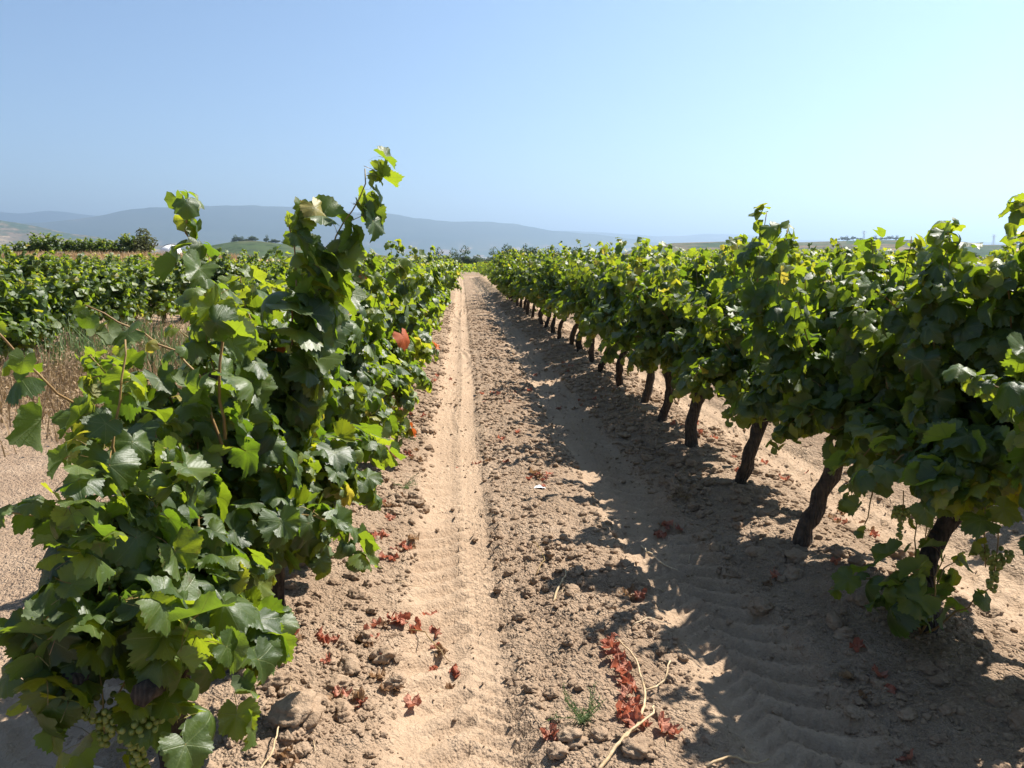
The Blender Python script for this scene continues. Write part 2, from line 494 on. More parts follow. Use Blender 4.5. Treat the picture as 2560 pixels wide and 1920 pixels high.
def profile(points, r):
    return [(az_el(x / 2.16, y / 2.16)[0], CAM_H + r * math.tan(az_el(x / 2.16, y / 2.16)[1])) for x, y in points]

far_pts = [(-700, 470), (-300, 462), (0, 458), (60, 463), (120, 457), (180, 464), (240, 468), (300, 464), (360, 462), (480, 458), (560, 462), (640, 460), (760, 466), (900, 482), (1100, 498),
           (1280, 502), (1400, 512), (1450, 511), (1520, 505), (1600, 509), (1700, 520), (1850, 523), (1960, 520), (2100, 524), (2212, 528), (2900, 530)]
polar_land('far_mountains', profile(far_pts, 15000), 10500, 15000, 17500, -50, 60, 260, 40, M_MOUNT, -30, 'faint blue mountain range on the hazy horizon', .22, 4)
front_pts = [(-700, 510), (0, 490), (120, 482), (200, 474), (250, 466), (300, 455), (350, 450), (420, 449), (480, 447), (560, 449), (640, 451), (700, 455), (780, 463), (840, 465), (900, 472), (980, 480),
             (1050, 481), (1100, 485), (1180, 497), (1260, 506), (1340, 514), (1450, 530), (1560, 545), (1800, 556), (2900, 558)]
polar_land('mountain_ridge', profile(front_pts, 10500), 5600, 10500, 12500, -50, 60, 300, 50, M_MOUNT, -45, 'long hazy blue mountain ridge beyond the valley', .34, 11)
lh_pts = [(-900, 450), (-300, 462), (0, 473), (50, 482), (110, 494), (180, 508), (260, 520), (360, 532), (520, 541), (700, 552), (900, 566), (1100, 575)]
polar_land('valley_hill', profile(lh_pts, 5200), 3000, 5200, 6500, -50, 8, 160, 36, M_HILL, -50, 'low farmed hill with pale field patches below the mountains', .10, 21)
rh_pts = [(1150, 575), (1300, 560), (1380, 535), (1450, 526), (1560, 523), (1700, 525), (1850, 520), (1960, 519), (2010, 522), (2040, 528), (2090, 530), (2212, 529), (2500, 526), (3200, 528)]
polar_land('mesa_hill', profile(rh_pts, 1700), 800, 1700, 2600, 6, 60, 240, 50, M_HILL, -22, 'flat topped dry hill with terraced scrub slopes', .22, 33, True)
kn_pts = [(380, 560), (470, 530), (520, 522), (560, 521), (620, 528), (700, 537), (800, 548), (900, 560), (1000, 566)]
polar_land('valley_knoll', profile(kn_pts, 900), 560, 900, 1200, -24, 2, 100, 30, M_HILL, -24, 'small brown knoll with scrub and ploughed slopes', .15, 41, True)

# ------------------------------------------------------------------ leaf shapes
PHI_R = np.array([[0, 1.0], [12, .90], [24, .70], [30, .66], [40, .84], [51, .93], [62, .84], [76, .63], [84, .62], [94, .73], [104, .77], [118, .72], [134, .66], [150, .60], [164, .50], [174, .30], [180, .10]])

def leaf_template(n_out, rings, rng, teeth=True, crumple=0.0, petiole=True, deep=1.0):
    fold = rng.uniform(-.35, .75); droop = rng.uniform(-.15, .9); wav = rng.uniform(.05, .17); ph0 = rng.uniform(0, 6); tw = rng.uniform(-.25, .25)
    asym = rng.uniform(-.08, .08)
    ph = np.linspace(-178, 178, n_out)
    rad = np.interp(np.abs(ph), PHI_R[:, 0], PHI_R[:, 1])
    rad = 1 - (1 - rad) * np.where(np.abs(ph) < 150, deep, 1)
    rad = rad * (1 + asym * np.sign(ph))
    if teeth:
        rad = rad * (1 + np.where(np.arange(n_out) % 2 == 0, .05, -.04) * rng.uniform(.6, 1.3, n_out) * np.where(np.abs(ph) < 165, 1, .2))
    V = [(0, 0)]
    T = []
    prev = None
    for k, f in enumerate(rings):
        last = (k == len(rings) - 1)
        idx = np.arange(n_out) if (last or n_out < 30) else np.arange(0, n_out, 2) if n_out % 2 else np.append(np.arange(0, n_out, 2), n_out - 1)
        base = len(V)
        for j in idx:
            rr = rad[j] * f if last else (np.interp(abs(ph[j]), PHI_R[:, 0], PHI_R[:, 1]) * f)
            V.append((rr * math.sin(math.radians(ph[j])), rr * math.cos(math.radians(ph[j]))))
        cur = [(base + q, j) for q, j in enumerate(idx)]
        if prev is None:
            for q in range(len(cur) - 1): T.append((0, cur[q + 1][0], cur[q][0]))
        else:
            a, b = 0, 0
            while a < len(prev) - 1 or b < len(cur) - 1:
                if b < len(cur) - 1 and (a == len(prev) - 1 or cur[b + 1][1] <= prev[a + 1][1]):
                    T.append((prev[a][0], cur[b + 1][0], cur[b][0])); b += 1
                else:
                    T.append((prev[a][0], prev[a + 1][0], cur[b][0])); a += 1
        prev = cur
    V = np.array(V, float)
    luv = np.c_[V, np.zeros(len(V))]
    x, y = V[:, 0], V[:, 1]
    r = np.hypot(x, y); an = np.arctan2(x, y)
    z = fold * np.abs(x) - droop * r * r + wav * r * r * np.sin(an * 5 + ph0) + .5 * wav * r ** 3 * np.sin(an * 11 + ph0 * 2) + tw * x * y
    xx, yy = x * (1 - .18 * abs(fold)), y - .1 * droop * y * y
    if crumple:
        z = z + crumple * (fbm(x * 3 + ph0 * 9, y * 3, int(ph0 * 100), 3) - .45) * 2
        s_ = 1 - crumple * .45 * r
        z = z + crumple * .45 * r * np.sin(an * 5 + ph0) + crumple * .22 * r * np.sin(an * 13 + ph0 * 3)
        cu = crumple * 1.5 * r * r
        xx, yy, z = xx * s_ + .25 * crumple * np.sin(y * 5 + ph0), yy * s_ + .2 * crumple * np.sin(x * 6 + ph0), (z + .10 * cu) * .62
    P = np.c_[xx, yy, z]
    T = np.array(T, int)
    mi = np.zeros(len(T), int)
    if petiole:
        # thin three-sided stalk from the junction back to the cane
        pts = [np.array([0, 0, 0.]), np.array([0, -.28, -.12]), np.array([0, -.5, -.42]), np.array(PET)]
        nb = len(P); w = .020
        for q in pts:
            for k in range(3):
                aa = 2 * math.pi * k / 3
                P = np.vstack([P, q + np.array([math.cos(aa) * w, math.sin(aa) * w * .6, math.sin(aa) * w])])
                luv = np.vstack([luv, [0, -.5, 0]])
        TT = []
        for s in range(len(pts) - 1):
            for k in range(3):
                a, b = nb + 3 * s + k, nb + 3 * s + (k + 1) % 3
                TT += [(a, b, b + 3), (a, b + 3, a + 3)]
        T = np.vstack([T, TT]); mi = np.r_[mi, np.ones(len(TT), int)]
    return P, T, luv, mi

PET = (0.0, -.62, -.78)
_lr = np.random.default_rng(11)
HI = [leaf_template(63, (.36, .7, 1), _lr, deep=_lr.uniform(.22, .72)) for _ in range(26)]
MID = [leaf_template(27, (.55, 1), _lr, deep=_lr.uniform(.25, .8)) for _ in range(10)]
LOW = [leaf_template(10, (1,), _lr, teeth=False, petiole=False, deep=.5) for _ in range(8)]
NEAR = [leaf_template(19, (.55, 1), _lr, petiole=False, deep=_lr.uniform(.25, .8)) for _ in range(8)]
CRUM = [leaf_template(41, (.2, .4, .6, .8, 1), _lr, crumple=_lr.uniform(.55, 1.0), petiole=True, deep=.7) for _ in range(12)]

def leaf_meshes(tpls, name, mats):
    return [tri_mesh(name, P, T, mats, mi, {'luv': luv}) for P, T, luv, mi in tpls]
ME_HI = leaf_meshes(HI, 'leaf', (M_LEAF, M_PET))
ME_MID = leaf_meshes(MID, 'leaf', (M_LEAF, M_PET))
ME_RED = leaf_meshes(CRUM, 'withered_leaf', (M_RED, M_DRYCANE))
M_BROWN = simple_mat('brown_withered_leaf', (.20, .11, .06), (.40, .26, .15), 1.6, .85, .6, 9, trans=(.3, .17, .08))
ME_BROWN = leaf_meshes(CRUM, 'withered_leaf', (M_BROWN, M_DRYCANE))
ME_ORANGE = leaf_meshes(HI[:3], 'autumn_leaf', (M_ORANGE, M_PET))
ME_PALE = leaf_meshes(HI[3:4], 'bleached_leaf', (M_PALE, M_PET))

def merge_leaves(name, tpls, R, J, S, Vv, which):
    """one mesh out of many leaves: R (n,3,3) axes, J (n,3) junctions, S sizes, Vv colour value"""
    Vs, Ts, Ls, Ms, As = [], [], [], [], []
    off = 0
    for k, (P, T, luv, mi) in enumerate(tpls):
        sel = np.where(which % len(tpls) == k)[0]
        if len(sel) == 0: continue
        W = np.einsum('nij,pj->npi', R[sel], P) * S[sel][:, None, None] + J[sel][:, None, :]
        n, p = W.shape[:2]
        Vs.append(W.reshape(-1, 3)); Ls.append(np.tile(luv, (n, 1))); As.append(np.repeat(Vv[sel], p))
        Ts.append((T[None] + (off + np.arange(n) * p)[:, None, None]).reshape(-1, 3)); Ms.append(np.tile(mi, n))
        off += n * p
    return tri_mesh(name, np.vstack(Vs), np.vstack(Ts), (M_LEAF, M_PET), np.concatenate(Ms), {'luv': np.vstack(Ls), 'v': np.concatenate(As)})

def norm(a):
    return a / np.maximum(np.linalg.norm(a, axis=-1, keepdims=True), 1e-9)

def tube(pts, radii, sides=7, rng=None, rough=0.0, cap=True):
    pts = np.asarray(pts, float); n = len(pts)
    tg = norm(np.gradient(pts, axis=0))
    up = np.array([0, 0, 1.0]) if abs(tg[0][2]) < .9 else np.array([1.0, 0, 0])
    V, T = [], []
    u = norm(np.cross(tg[0], up))
    for i in range(n):
        u = norm(u - tg[i] * np.dot(u, tg[i])); w = np.cross(tg[i], u)
        for k in range(sides):
            a = 2 * math.pi * k / sides
            rr = radii[i] * (1 + (rough * (rng.random() - .5) * 2 if rng is not None and rough else 0))
            V.append(pts[i] + (u * math.cos(a) + w * math.sin(a)) * rr)
    for i in range(n - 1):
        for k in range(sides):
            a, b = i * sides + k, i * sides + (k + 1) % sides
            T += [(a, b, b + sides), (a, b + sides, a + sides)]
    if cap:
        for base, c, fl in ((0, pts[0], True), ((n - 1) * sides, pts[-1], False)):
            ci = len(V); V.append(c)
            for k in range(sides):
                a, b = base + k, base + (k + 1) % sides
                T.append((ci, b, a) if fl else (ci, a, b))
    return np.array(V), np.array(T)

def join(parts):
    V, T, o = [], [], 0
    for v, t in parts:
        V.append(v); T.append(np.asarray(t) + o); o += len(v)
    return np.vstack(V), np.vstack(T)

# ------------------------------------------------------------------ the vines
def grow(rng, p, d, L, droop, step=.055, jit=.09, zmin=.1):
    pts = [np.array(p, float)]
    d = norm(np.array(d, float))
    n = max(3, int(L / step))
    for k in range(n):
        f = k / n
        d = norm(d + np.array([0, 0, .05 * (1 - f)]) - np.array([0, 0, droop * f * .22]) + rng.normal(0, jit, 3))
        q = pts[-1] + d * step
        if q[2] < zmin and k > 2: break
        pts.append(q)
    return np.array(pts)

def smooth_path(P, step=.055, rng=None, jit=0.006):
    P = np.array(P, float)
    seg = np.linalg.norm(np.diff(P, axis=0), axis=1); s = np.r_[0, np.cumsum(seg)]
    q = np.arange(0, s[-1] + step * .5, step)
    out = np.stack([np.interp(q, s, P[:, k]) for k in range(3)], -1)
    if rng is not None: out[1:] += rng.normal(0, jit, out[1:].shape)
    return out

def make_vine(rng, cx=0.0, low=False, lean=(0.0, 0.0), vigor=1.0, top=1.45, hero=(), head=.50, n_up=15, n_side=9, wide=1.0, dense=1.2, hs=1.0, big=1.0, skirt=14):
    """local geometry of one vine: trunk (V,T), canes [pts], leaves (R,J,S,v); cx: offset of the hedge axis from the trunk base"""
    hx, hy, hz = cx + lean[0], lean[1], head + rng.uniform(-.04, .05)
    k1 = rng.uniform(.25, .75)
    mid_ = np.array([hx * k1 * .4 + rng.normal(0, .05), hy * k1 + rng.normal(0, .07), hz * .5])
    ctrl = np.array([[0, 0, -.12], [0, 0, .0], mid_, [hx, hy, hz]])
    tt = np.linspace(0, 1, 15)
    tp = np.stack([np.interp(tt, np.linspace(0, 1, 4), ctrl[:, k]) for k in range(3)], -1)
    for _ in range(2): tp[1:-1] = (tp[:-2] + 2 * tp[1:-1] + tp[2:]) / 4
    tp[2:-1] += rng.normal(0, .006, tp[2:-1].shape)
    rad = np.interp(tt, [0, .12, .3, .75, .92, 1], [.080, .058, .044, .041, .056, .050]) * rng.uniform(.85, 1.15) * (1 + rng.normal(0, .07, 15))
    parts = [tube(tp, rad, 12, rng, .16)]
    ends = []
    for k in range(4):
        sgn = 1 if k % 2 else -1
        e = np.array([hx + rng.normal(0, .09), hy + sgn * rng.uniform(.12, .42), hz + rng.uniform(.04, .18)])
        m_ = (tp[-1] + e) / 2 + rng.normal(0, .03, 3)
        parts.append(tube(smooth_path([tp[-1] - [0, 0, .03], m_, e], .06, rng), np.linspace(.036, .020, 12)[:len(smooth_path([tp[-1] - [0, 0, .03], m_, e], .06))], 7, rng, .15))
        ends.append((m_, e))
    trunk = join(parts)
    canes = []
    for k in range(int(n_up * vigor)):
        m_, e = ends[k % 4]
        f = rng.random()
        p = m_ * (1 - f) + e * f
        p = p + np.array([0, rng.normal(0, .10), .02])
        lx = rng.uniform(-.62, .62) * (.72 if low else 1) * wide
        L = (top - p[2]) * rng.uniform(.72, 1.08) * (1 + .12 * abs(lx)) * (1 - (0 if low else .16) * min(1, abs(p[1] - hy) / .55) ** 2)
        canes.append(grow(rng, p, (lx, rng.normal(0, .28), 1.0), L, .35 + .9 * abs(lx)))
    for k in range(int(n_side * vigor)):
        m_, e = ends[k % 4]
        f = rng.random(); p = m_ * (1 - f) + e * f + np.array([0, rng.normal(0, .12), .05])
        sg = 1 if rng.random() < .5 else -1
        canes.append(grow(rng, p, (sg * 1.0, rng.normal(0, .5), rng.uniform(.25, .9)), (rng.uniform(.30, .52) if low else rng.uniform(.50, .85)) * wide, 2.6 if low else 2.1, zmin=(.10 if low else .49)))
    if low:
        for k in range(16 if wide > .9 else 22):
            p = np.array([hx + rng.normal(0, .08), hy + rng.uniform(-.5, .5), rng.uniform(.28, .7)])
            canes.append(grow(rng, p, (rng.uniform(-1, 1), rng.normal(-.25, .75), .15), rng.uniform(.28, .48) * max(wide, .8), 2.6, zmin=.08))
    if not low:
        for k in range(skirt):                                             # shoots that flop over and hang below the head
            p = np.array([hx + rng.normal(0, .06), hy + rng.uniform(-.5, .5), hz + rng.uniform(.0, .2)])
            canes.append(grow(rng, p, (rng.uniform(-1, 1), rng.normal(-.1, .6), .1), rng.uniform(.30, .50) * max(wide, .8), 2.6, zmin=.30))
    n_free = len(canes)
    for h in hero: canes.append(smooth_path(h, .055, rng))
    # leaves along the canes
    P, D, F_, K, HR = [], [], [], [], []
    for ci, c in enumerate(canes):
        d = norm(np.gradient(c, axis=0))
        n = len(c)
        for i in range(1, n):
            reps = (2 + (rng.random() < dense - .3) + (rng.random() < dense - .6)) if ci < n_free else 1 + (rng.random() < .5) if (not low and c[i][2] < .62) else (3 + (rng.random() < .4)) if (hs > .95 or c[i][2] > 1.36 and ci == n_free) else 1 + (rng.random() < .65)
            for _ in range(reps):
                P.append(c[i] + d[i] * rng.uniform(-.03, .03)); D.append(d[i]); F_.append(i / (n - 1)); K.append(((-1) ** i) * (1 if _ == 0 else -1)); HR.append(ci >= n_free)
    P = np.array(P); P = P + np.where(np.array(HR)[:, None], rng.normal(0, .010, P.shape), 0)
    P, D, F_, K, HR = np.array(P), np.array(D), np.array(F_), np.array(K), np.array(HR)
    n = len(P)
    ox = (P[:, 0] - hx) / .22
    o = np.stack([np.clip(ox, -1.3, 1.3), rng.normal(0, .35, n), np.zeros(n)], -1)
    o = np.where(np.abs(ox)[:, None] < .35, o + np.stack([rng.choice((-1, 1), n) * .7, np.zeros(n), np.zeros(n)], -1), o)
    side = norm(np.cross(D, np.array([0, 0, 1.0]) + rng.normal(0, .3, (n, 3)))) * K[:, None]
    z = norm(o * .52 + np.array([0, 0, .34]) + SUN * .30 + side * .30 + rng.normal(0, .58, (n, 3)))
    want = side * .45 + norm(o) * .35 + np.array([0, 0, -.85]) + rng.normal(0, .34, (n, 3))
    y = norm(want - z * np.sum(want * z, -1, keepdims=True))
    x = np.cross(y, z)
    R = np.stack([x, y, z], -1)
    S = rng.uniform(.036, .094, n) * big * np.interp(F_, [0, .65, 1], [1.0, .97, .58]) * np.where(HR, hs, 1.0) * np.where(HR & (P[:, 2] > 1.25) & (hs < .95), .84, 1.0)
    J = P - np.einsum('nij,j->ni', R, np.array(PET)) * S[:, None]
    ok = (J[:, 2] > .10)
    v = np.clip(rng.normal(.30, .20, n) + .20 * sst(.72, 1.0, F_) + .05 * sst(.9, 1.5, J[:, 2]) + np.where(rng.random(n) < .045, .30, 0), 0, 1)
    return dict(trunk=trunk, canes=canes, R=R[ok], J=J[ok], S=S[ok], v=v[ok], n_free=n_free)

def in_view(P, margin=.06):
    """which points lie inside the photograph's field of view"""
    c, s = math.cos(math.radians(3.63)), math.sin(math.radians(3.63))
    cp, sp = math.cos(math.radians(9.1)), math.sin(math.radians(9.1))
    x = P[:, 0] * c - P[:, 1] * s; f = P[:, 0] * s + P[:, 1] * c; z = P[:, 2] - CAM_H
    dpt = f * cp - z * sp; v = z * cp + f * sp
    return (dpt > .3) & (np.abs(x / np.maximum(dpt, .01)) < 512 / F + margin) & (np.abs(v / np.maximum(dpt, .01)) < 384 / F + margin), dpt, x / np.maximum(dpt, .01), v / np.maximum(dpt, .01)

spots = []      # near vines built leaf by leaf: (row, x, y)
yl = 2.08
while yl < 25: spots.append(('L', ROWL + RNG.normal(0, .04), yl)); yl += 1.12 + RNG.normal(0, .05)
for yy in (0.70, 1.80, 2.90, 3.92, 5.07, 6.15, 7.05, 8.07, 9.15): spots.append(('R', ROW0 + RNG.normal(0, .03), yy))
yr = 10.2
while yr < 25: spots.append(('R', ROW0 + RNG.normal(0, .04), yr)); yr += 1.12 + RNG.normal(0, .05)
for yy in (2.6, 3.75, 4.9, 6.0, 7.15, 8.3, 9.4, 10.5): spots.append(('S', ROW0 + PITCH + RNG.normal(0, .04), yy))

HERO_L0 = [[(-.68, 2.25, 1.05), (-.68, 2.25, 1.42), (-.73, 2.27, 1.54), (-.76, 2.29, 1.67), (-.77, 2.31, 1.75)],
           [(-.80, 2.05, .9), (-.89, 2.01, 1.13), (-.95, 1.88, 1.25), (-.99, 1.85, 1.33), (-1.04, 1.81, 1.42)],
           [(-.80, 2.0, .8), (-.92, 1.93, .93), (-1.0, 1.84, .98), (-1.04, 1.80, .98)],
           [(-.82, 1.98, .85), (-.85, 1.90, 1.08), (-.82, 1.92, 1.25), (-.81, 1.94, 1.38)],
           [(-.70, 2.30, 1.0), (-.78, 2.33, 1.25), (-.95, 2.31, 1.37), (-1.04, 2.27, 1.43)],
           [(-.80, 2.0, .7), (-.72, 1.86, .62), (-.70, 1.80, .45), (-.70, 1.80, .25)],
           [(-.80, 2.0, .7), (-.84, 1.88, .60), (-.86, 1.84, .42), (-.86, 1.82, .24)],
           [(-.76, 2.05, .7), (-.64, 2.0, .66), (-.60, 1.97, .48), (-.60, 1.95, .30)],
           [(-.80, 2.0, .75), (-.80, 1.84, .78), (-.80, 1.75, .60), (-.80, 1.73, .4)]]
HERO_L1 = [[(-.66, 2.92, .95), (-.61, 2.93, 1.27), (-.52, 2.95, 1.46), (-.44, 2.93, 1.64), (-.37, 2.95, 1.79), (-.33, 2.96, 1.88)],
           [(-.62, 2.85, 1.0), (-.59, 2.85, 1.43), (-.59, 2.88, 1.63), (-.57, 2.9, 1.76)]]
HERO_R2 = [[(1.86, 2.90, .9), (1.83, 2.94, 1.21), (1.85, 2.98, 1.42), (1.89, 3.00, 1.59), (1.91, 3.02, 1.70)],
           [(1.85, 2.90, .9), (1.88, 2.98, 1.3), (1.92, 3.03, 1.55), (1.95, 3.05, 1.66)],
           [(1.86, 2.93, .02), (1.81, 2.98, .16), (1.73, 3.00, .24), (1.63, 3.06, .22), (1.55, 3.10, .16)],
           [(1.87, 2.93, .02), (1.89, 3.03, .2), (1.91, 3.08, .34), (1.94, 3.12, .45)],
           [(1.88, 2.93, .02), (1.97, 3.03, .14), (2.07, 3.12, .22), (2.19, 3.20, .24)],
           [(1.85, 2.93, .02), (1.77, 2.90, .12), (1.69, 2.86, .2)],
           [(1.84, 2.88, .05), (1.82, 2.80, .18), (1.80, 2.76, .32), (1.82, 2.74, .44)],
           [(1.86, 2.88, .05), (1.90, 2.80, .15), (1.96, 2.76, .24), (2.04, 2.76, .30)],
           [(1.85, 2.90, .05), (1.76, 2.84, .16), (1.68, 2.80, .28)],
           [(1.95, 2.85, .85), (1.80, 2.70, .86), (1.66, 2.60, .74), (1.62, 2.55, .56)],
           [(1.95, 2.85, .85), (1.84, 2.60, .84), (1.78, 2.48, .70), (1.76, 2.44, .52)],
           [(1.95, 2.9, .80), (1.72, 2.86, .82), (1.58, 2.84, .70), (1.54, 2.82, .54)]]
HERO_R3 = [[(1.75, 4.18, .95), (1.62, 4.30, 1.35), (1.65, 4.33, 1.59), (1.69, 4.37, 1.82)],
           [(1.79, 4.08, .95), (1.71, 4.23, 1.3), (1.75, 4.28, 1.6), (1.79, 4.30, 1.72)]]
LAB_NEAR = {('L', 0): ('grapevine with ripe green grape bunches hanging beside the pale boulder', None),
            ('L', 1): ('grapevine with the tallest shoots, wrapped round the dark steel post', None),
            ('R', 2): ('grapevine with leafy suckers sprouting at the foot of its trunk', None),
            ('R', 3): ('grapevine whose twisted trunk leans out just behind the suckered vine', None),
            ('R', 4): ('grapevine with a thick elbowed trunk, second behind the suckered vine', None)}
ORD = ['third', 'fourth', 'fifth', 'sixth', 'seventh', 'eighth', 'ninth', 'tenth']
for q_, w_ in enumerate(ORD):
    LAB_NEAR[('R', 5 + q_)] = ('gnarled grapevine along the shaded rut, %s behind the suckered vine' % w_, None)
    if q_ < 6: LAB_NEAR[('L', 4 + q_)] = ('leafy grapevine in the sunlit hedge, %s past the steel post vine' % w_, None)
LAB_NEAR[('L', 2)] = ('leafy grapevine in the sunlit hedge, next past the steel post vine', None)
LAB_NEAR[('L', 3)] = ('leafy grapevine in the sunlit hedge, second past the steel post vine', None)
ROW_LAB = {'L': ('leafy grapevine in the hedge along the sunlit wheel rut', 'vines along the sunlit rut'),
           'R': ('grapevine with bare gnarled trunk in the row along the shaded rut', 'vines along the shaded rut'),
           'S': ('grapevine in the second row behind the shaded rut', 'vines of the second row')}

BUNCHES = {('L', 0): [((-.78, 1.77, .54), .20, .066, 110), ((-.86, 1.78, .56), .11, .055, 45), ((-.83, 1.80, .89), .08, .042, 26)],
           ('R', 2): [((1.80, 2.44, .62), .15, .05, 60), ((1.66, 2.78, .66), .12, .035, 28)]}
vines = []
cnt = {'L': 0, 'R': 0, 'S': 0}
for row, x, y in spots:
    i = cnt[row]; cnt[row] += 1
    rng = np.random.default_rng(1000 + len(vines) * 7)
    base = np.array([x, y, gz(x, y) - .01])
    hero = {('L', 0): HERO_L0, ('L', 1): HERO_L1, ('R', 2): HERO_R2, ('R', 3): HERO_R3}.get((row, i), [])
    hero = [np.array(h) - base * [1, 1, 0] - [0, 0, 0] for h in hero]
    hero = [h - [0, 0, base[2] * .5] for h in hero]
    if row == 'L':
        g = make_vine(rng, 0, True, (0, rng.normal(0, .08)), 1.0, 1.53 + rng.normal(0, .07) - (0 if i else .40), hero, n_up=18 if i else 18, n_side=14 if i else 14, wide=1.0 if i else .5, hs=1.12 if i else .91, dense=1.25, big=1.03 if i else .97)
    else:
        lean = {3: (.10, .02), 4: (.07, .05)}.get(i, (rng.normal(.04, .06), rng.normal(.03, .12)))
        g = make_vine(rng, .12, False, lean, 1.0, 1.76 + rng.normal(0, .09), hero, n_up=21, n_side=16 if i != 1 else 8, dense=1.2, skirt=7 if i in (3, 4) else 15, wide=.80 if i != 1 else .5, head=.56)
    if (row, i) == ('L', 0):                                    # trimmed narrow, thinner towards the foot
        W_ = g['J'] + np.einsum('nij,j->ni', g['R'], np.array([0, .4, 0])) * g['S'][:, None] + base
        hw = np.interp(W_[:, 2], [.2, .55, .9, 1.1], [.22, .28, .31, .6])
        keep_ = (np.abs(W_[:, 0] + .80) < hw) & (W_[:, 1] > np.interp(W_[:, 2], [.3, 1.0], [1.74, 1.66]))
        for kk in ('R', 'J', 'S', 'v'): g[kk] = g[kk][keep_]
        trimmed = []
        for c_ in g['canes']:
            w_ = c_ + base
            out_ = (np.abs(w_[:, 0] + .83) > np.interp(w_[:, 2], [.2, .55, .9, 1.1], [.10, .14, .18, .6])) | (w_[:, 1] < 1.85)
            out_ &= w_[:, 2] < .95
            k_ = int(np.argmax(out_)) if out_.any() else len(c_)
            if k_ >= 3: trimmed.append(c_[:k_])
        g['canes'] = trimmed
    for at, ln, wd, nb in BUNCHES.get((row, i), ()):            # leaves have been pulled off in front of the fruit, as growers do
        c_ = np.array(at) - base - [0, 0, ln * .5]
        J_ = g['J'] + np.einsum('nij,j->ni', g['R'], np.array([0, .4, 0])) * g['S'][:, None]
        tow = norm(np.array([-at[0] * .9, -at[1] * .9, .45]))
        keep_ = np.ones(len(J_), bool)
        for t_ in (0, .07, .14, .21, .28, .35):
            keep_ &= np.linalg.norm(J_ - (c_ + tow * t_), axis=1) > (.085 if ln > .1 else .06)
        for kk in ('R', 'J', 'S', 'v'): g[kk] = g[kk][keep_]
    vines.append(dict(row=row, i=i, base=base, g=g, rng=rng, hero=len(hero)))

# which leaves show: a coarse depth test over all near vines decides which leaves are built one by one
allP = np.vstack([v['g']['J'] + np.einsum('nij,j->ni', v['g']['R'], np.array([0, .4, 0])) * v['g']['S'][:, None] + v['base'] for v in vines])
allS = np.concatenate([v['g']['S'] for v in vines])
vid = np.concatenate([np.full(len(v['g']['S']), k) for k, v in enumerate(vines)])
iv, dep, pu, pv = in_view(allP)
cell = .011
key = (np.floor(pu / cell).astype(int) + 500) * 4000 + np.floor(pv / cell).astype(int) + 500
zmin_ = {}
order = np.argsort(dep)
cover = {}
vis = np.zeros(len(dep), bool)
for q in order:
    if not iv[q]: continue
    r_ = max(0, int(allS[q] * .45 / dep[q] / cell))
    k0 = key[q]
    seen = False
    hit = 0; tot = 0
    for a in range(-r_, r_ + 1):
        for b in range(-r_, r_ + 1):
            kk = k0 + a * 4000 + b; tot += 1
            if cover.get(kk, 0) >= 2: hit += 1
            else: cover[kk] = cover.get(kk, 0) + 1
    vis[q] = hit < tot * .8

n_leaf_obj = 0
for k, v in enumerate(vines):
    g, rng, base = v['g'], v['rng'], v['base']
    lab, grp = LAB_NEAR.get((v['row'], v['i']), ROW_LAB[v['row']])
    root = empty('grapevine', base, lab, 'grapevine', grp)
    me = tri_mesh('trunk', g['trunk'][0], g['trunk'][1], (M_BARK,))
    link('trunk', me, root)
    dist = float(np.hypot(base[0], base[1]))
    # canes
    if dist < 7.5:
        for c in g['canes']:
            V_, T_ = tube(c, np.linspace(.0052, .0022, len(c)), 5)
            link('cane', tri_mesh('cane', V_, T_, (M_CANE,)), root)
    else:
        V_, T_ = join([tube(c[::2] if len(c) > 4 else c, np.linspace(.005, .0025, len(c[::2]) if len(c) > 4 else len(c)), 3, cap=False) for c in g['canes']])
        tag(link('canes', tri_mesh('canes', V_, T_, (M_CANE,)), root), kind='stuff')
    sel = np.where(vid == k)[0]
    pick = np.where(vis[sel] & iv[sel] & (allS[sel] / np.maximum(dep[sel], .1) > .0036))[0]
    if len(pick) > 300:
        pick = pick[np.argsort(-(allS[sel][pick] / dep[sel][pick]))[:300]]
    meshes = ME_HI if dist < 9 else ME_MID
    for j in pick:
        mesh = meshes[int(rng.integers(len(meshes)))]
        red = rng.random() < .004 and v['row'] == 'L' and dist > 3
        if red: mesh = ME_ORANGE[int(rng.integers(3))]
        o = bpy.data.objects.new('leaf', mesh)
        col.objects.link(o)
        o.parent = root
        M4 = np.eye(4); M4[:3, :3] = g['R'][j] * g['S'][j]; M4[:3, 3] = g['J'][j]
        o.matrix_basis = Matrix(M4.tolist())
        o.color = (float(g['v'][j]), 0, 0, 1)
        n_leaf_obj += 1
    rest = np.setdiff1d(np.arange(len(sel)), pick)
    grow_ = 1.0
    if dist > 7 and len(rest):                                  # farther off, fewer and larger hidden leaves
        rest = rest[rng.random(len(rest)) < .50]; grow_ = 1.22
    if len(rest):
        fm = merge_leaves('foliage', NEAR if dist < 4.2 else LOW, g['R'][rest], g['J'][rest], g['S'][rest] * grow_, g['v'][rest], rng.integers(0, 99, len(rest)))
        o = link('foliage', fm, root); o.color = (0, 0, 0, 1)
        tag(o, kind='stuff')
    v['root'] = root
print('leaf objects', n_leaf_obj, 'vines', len(vines))

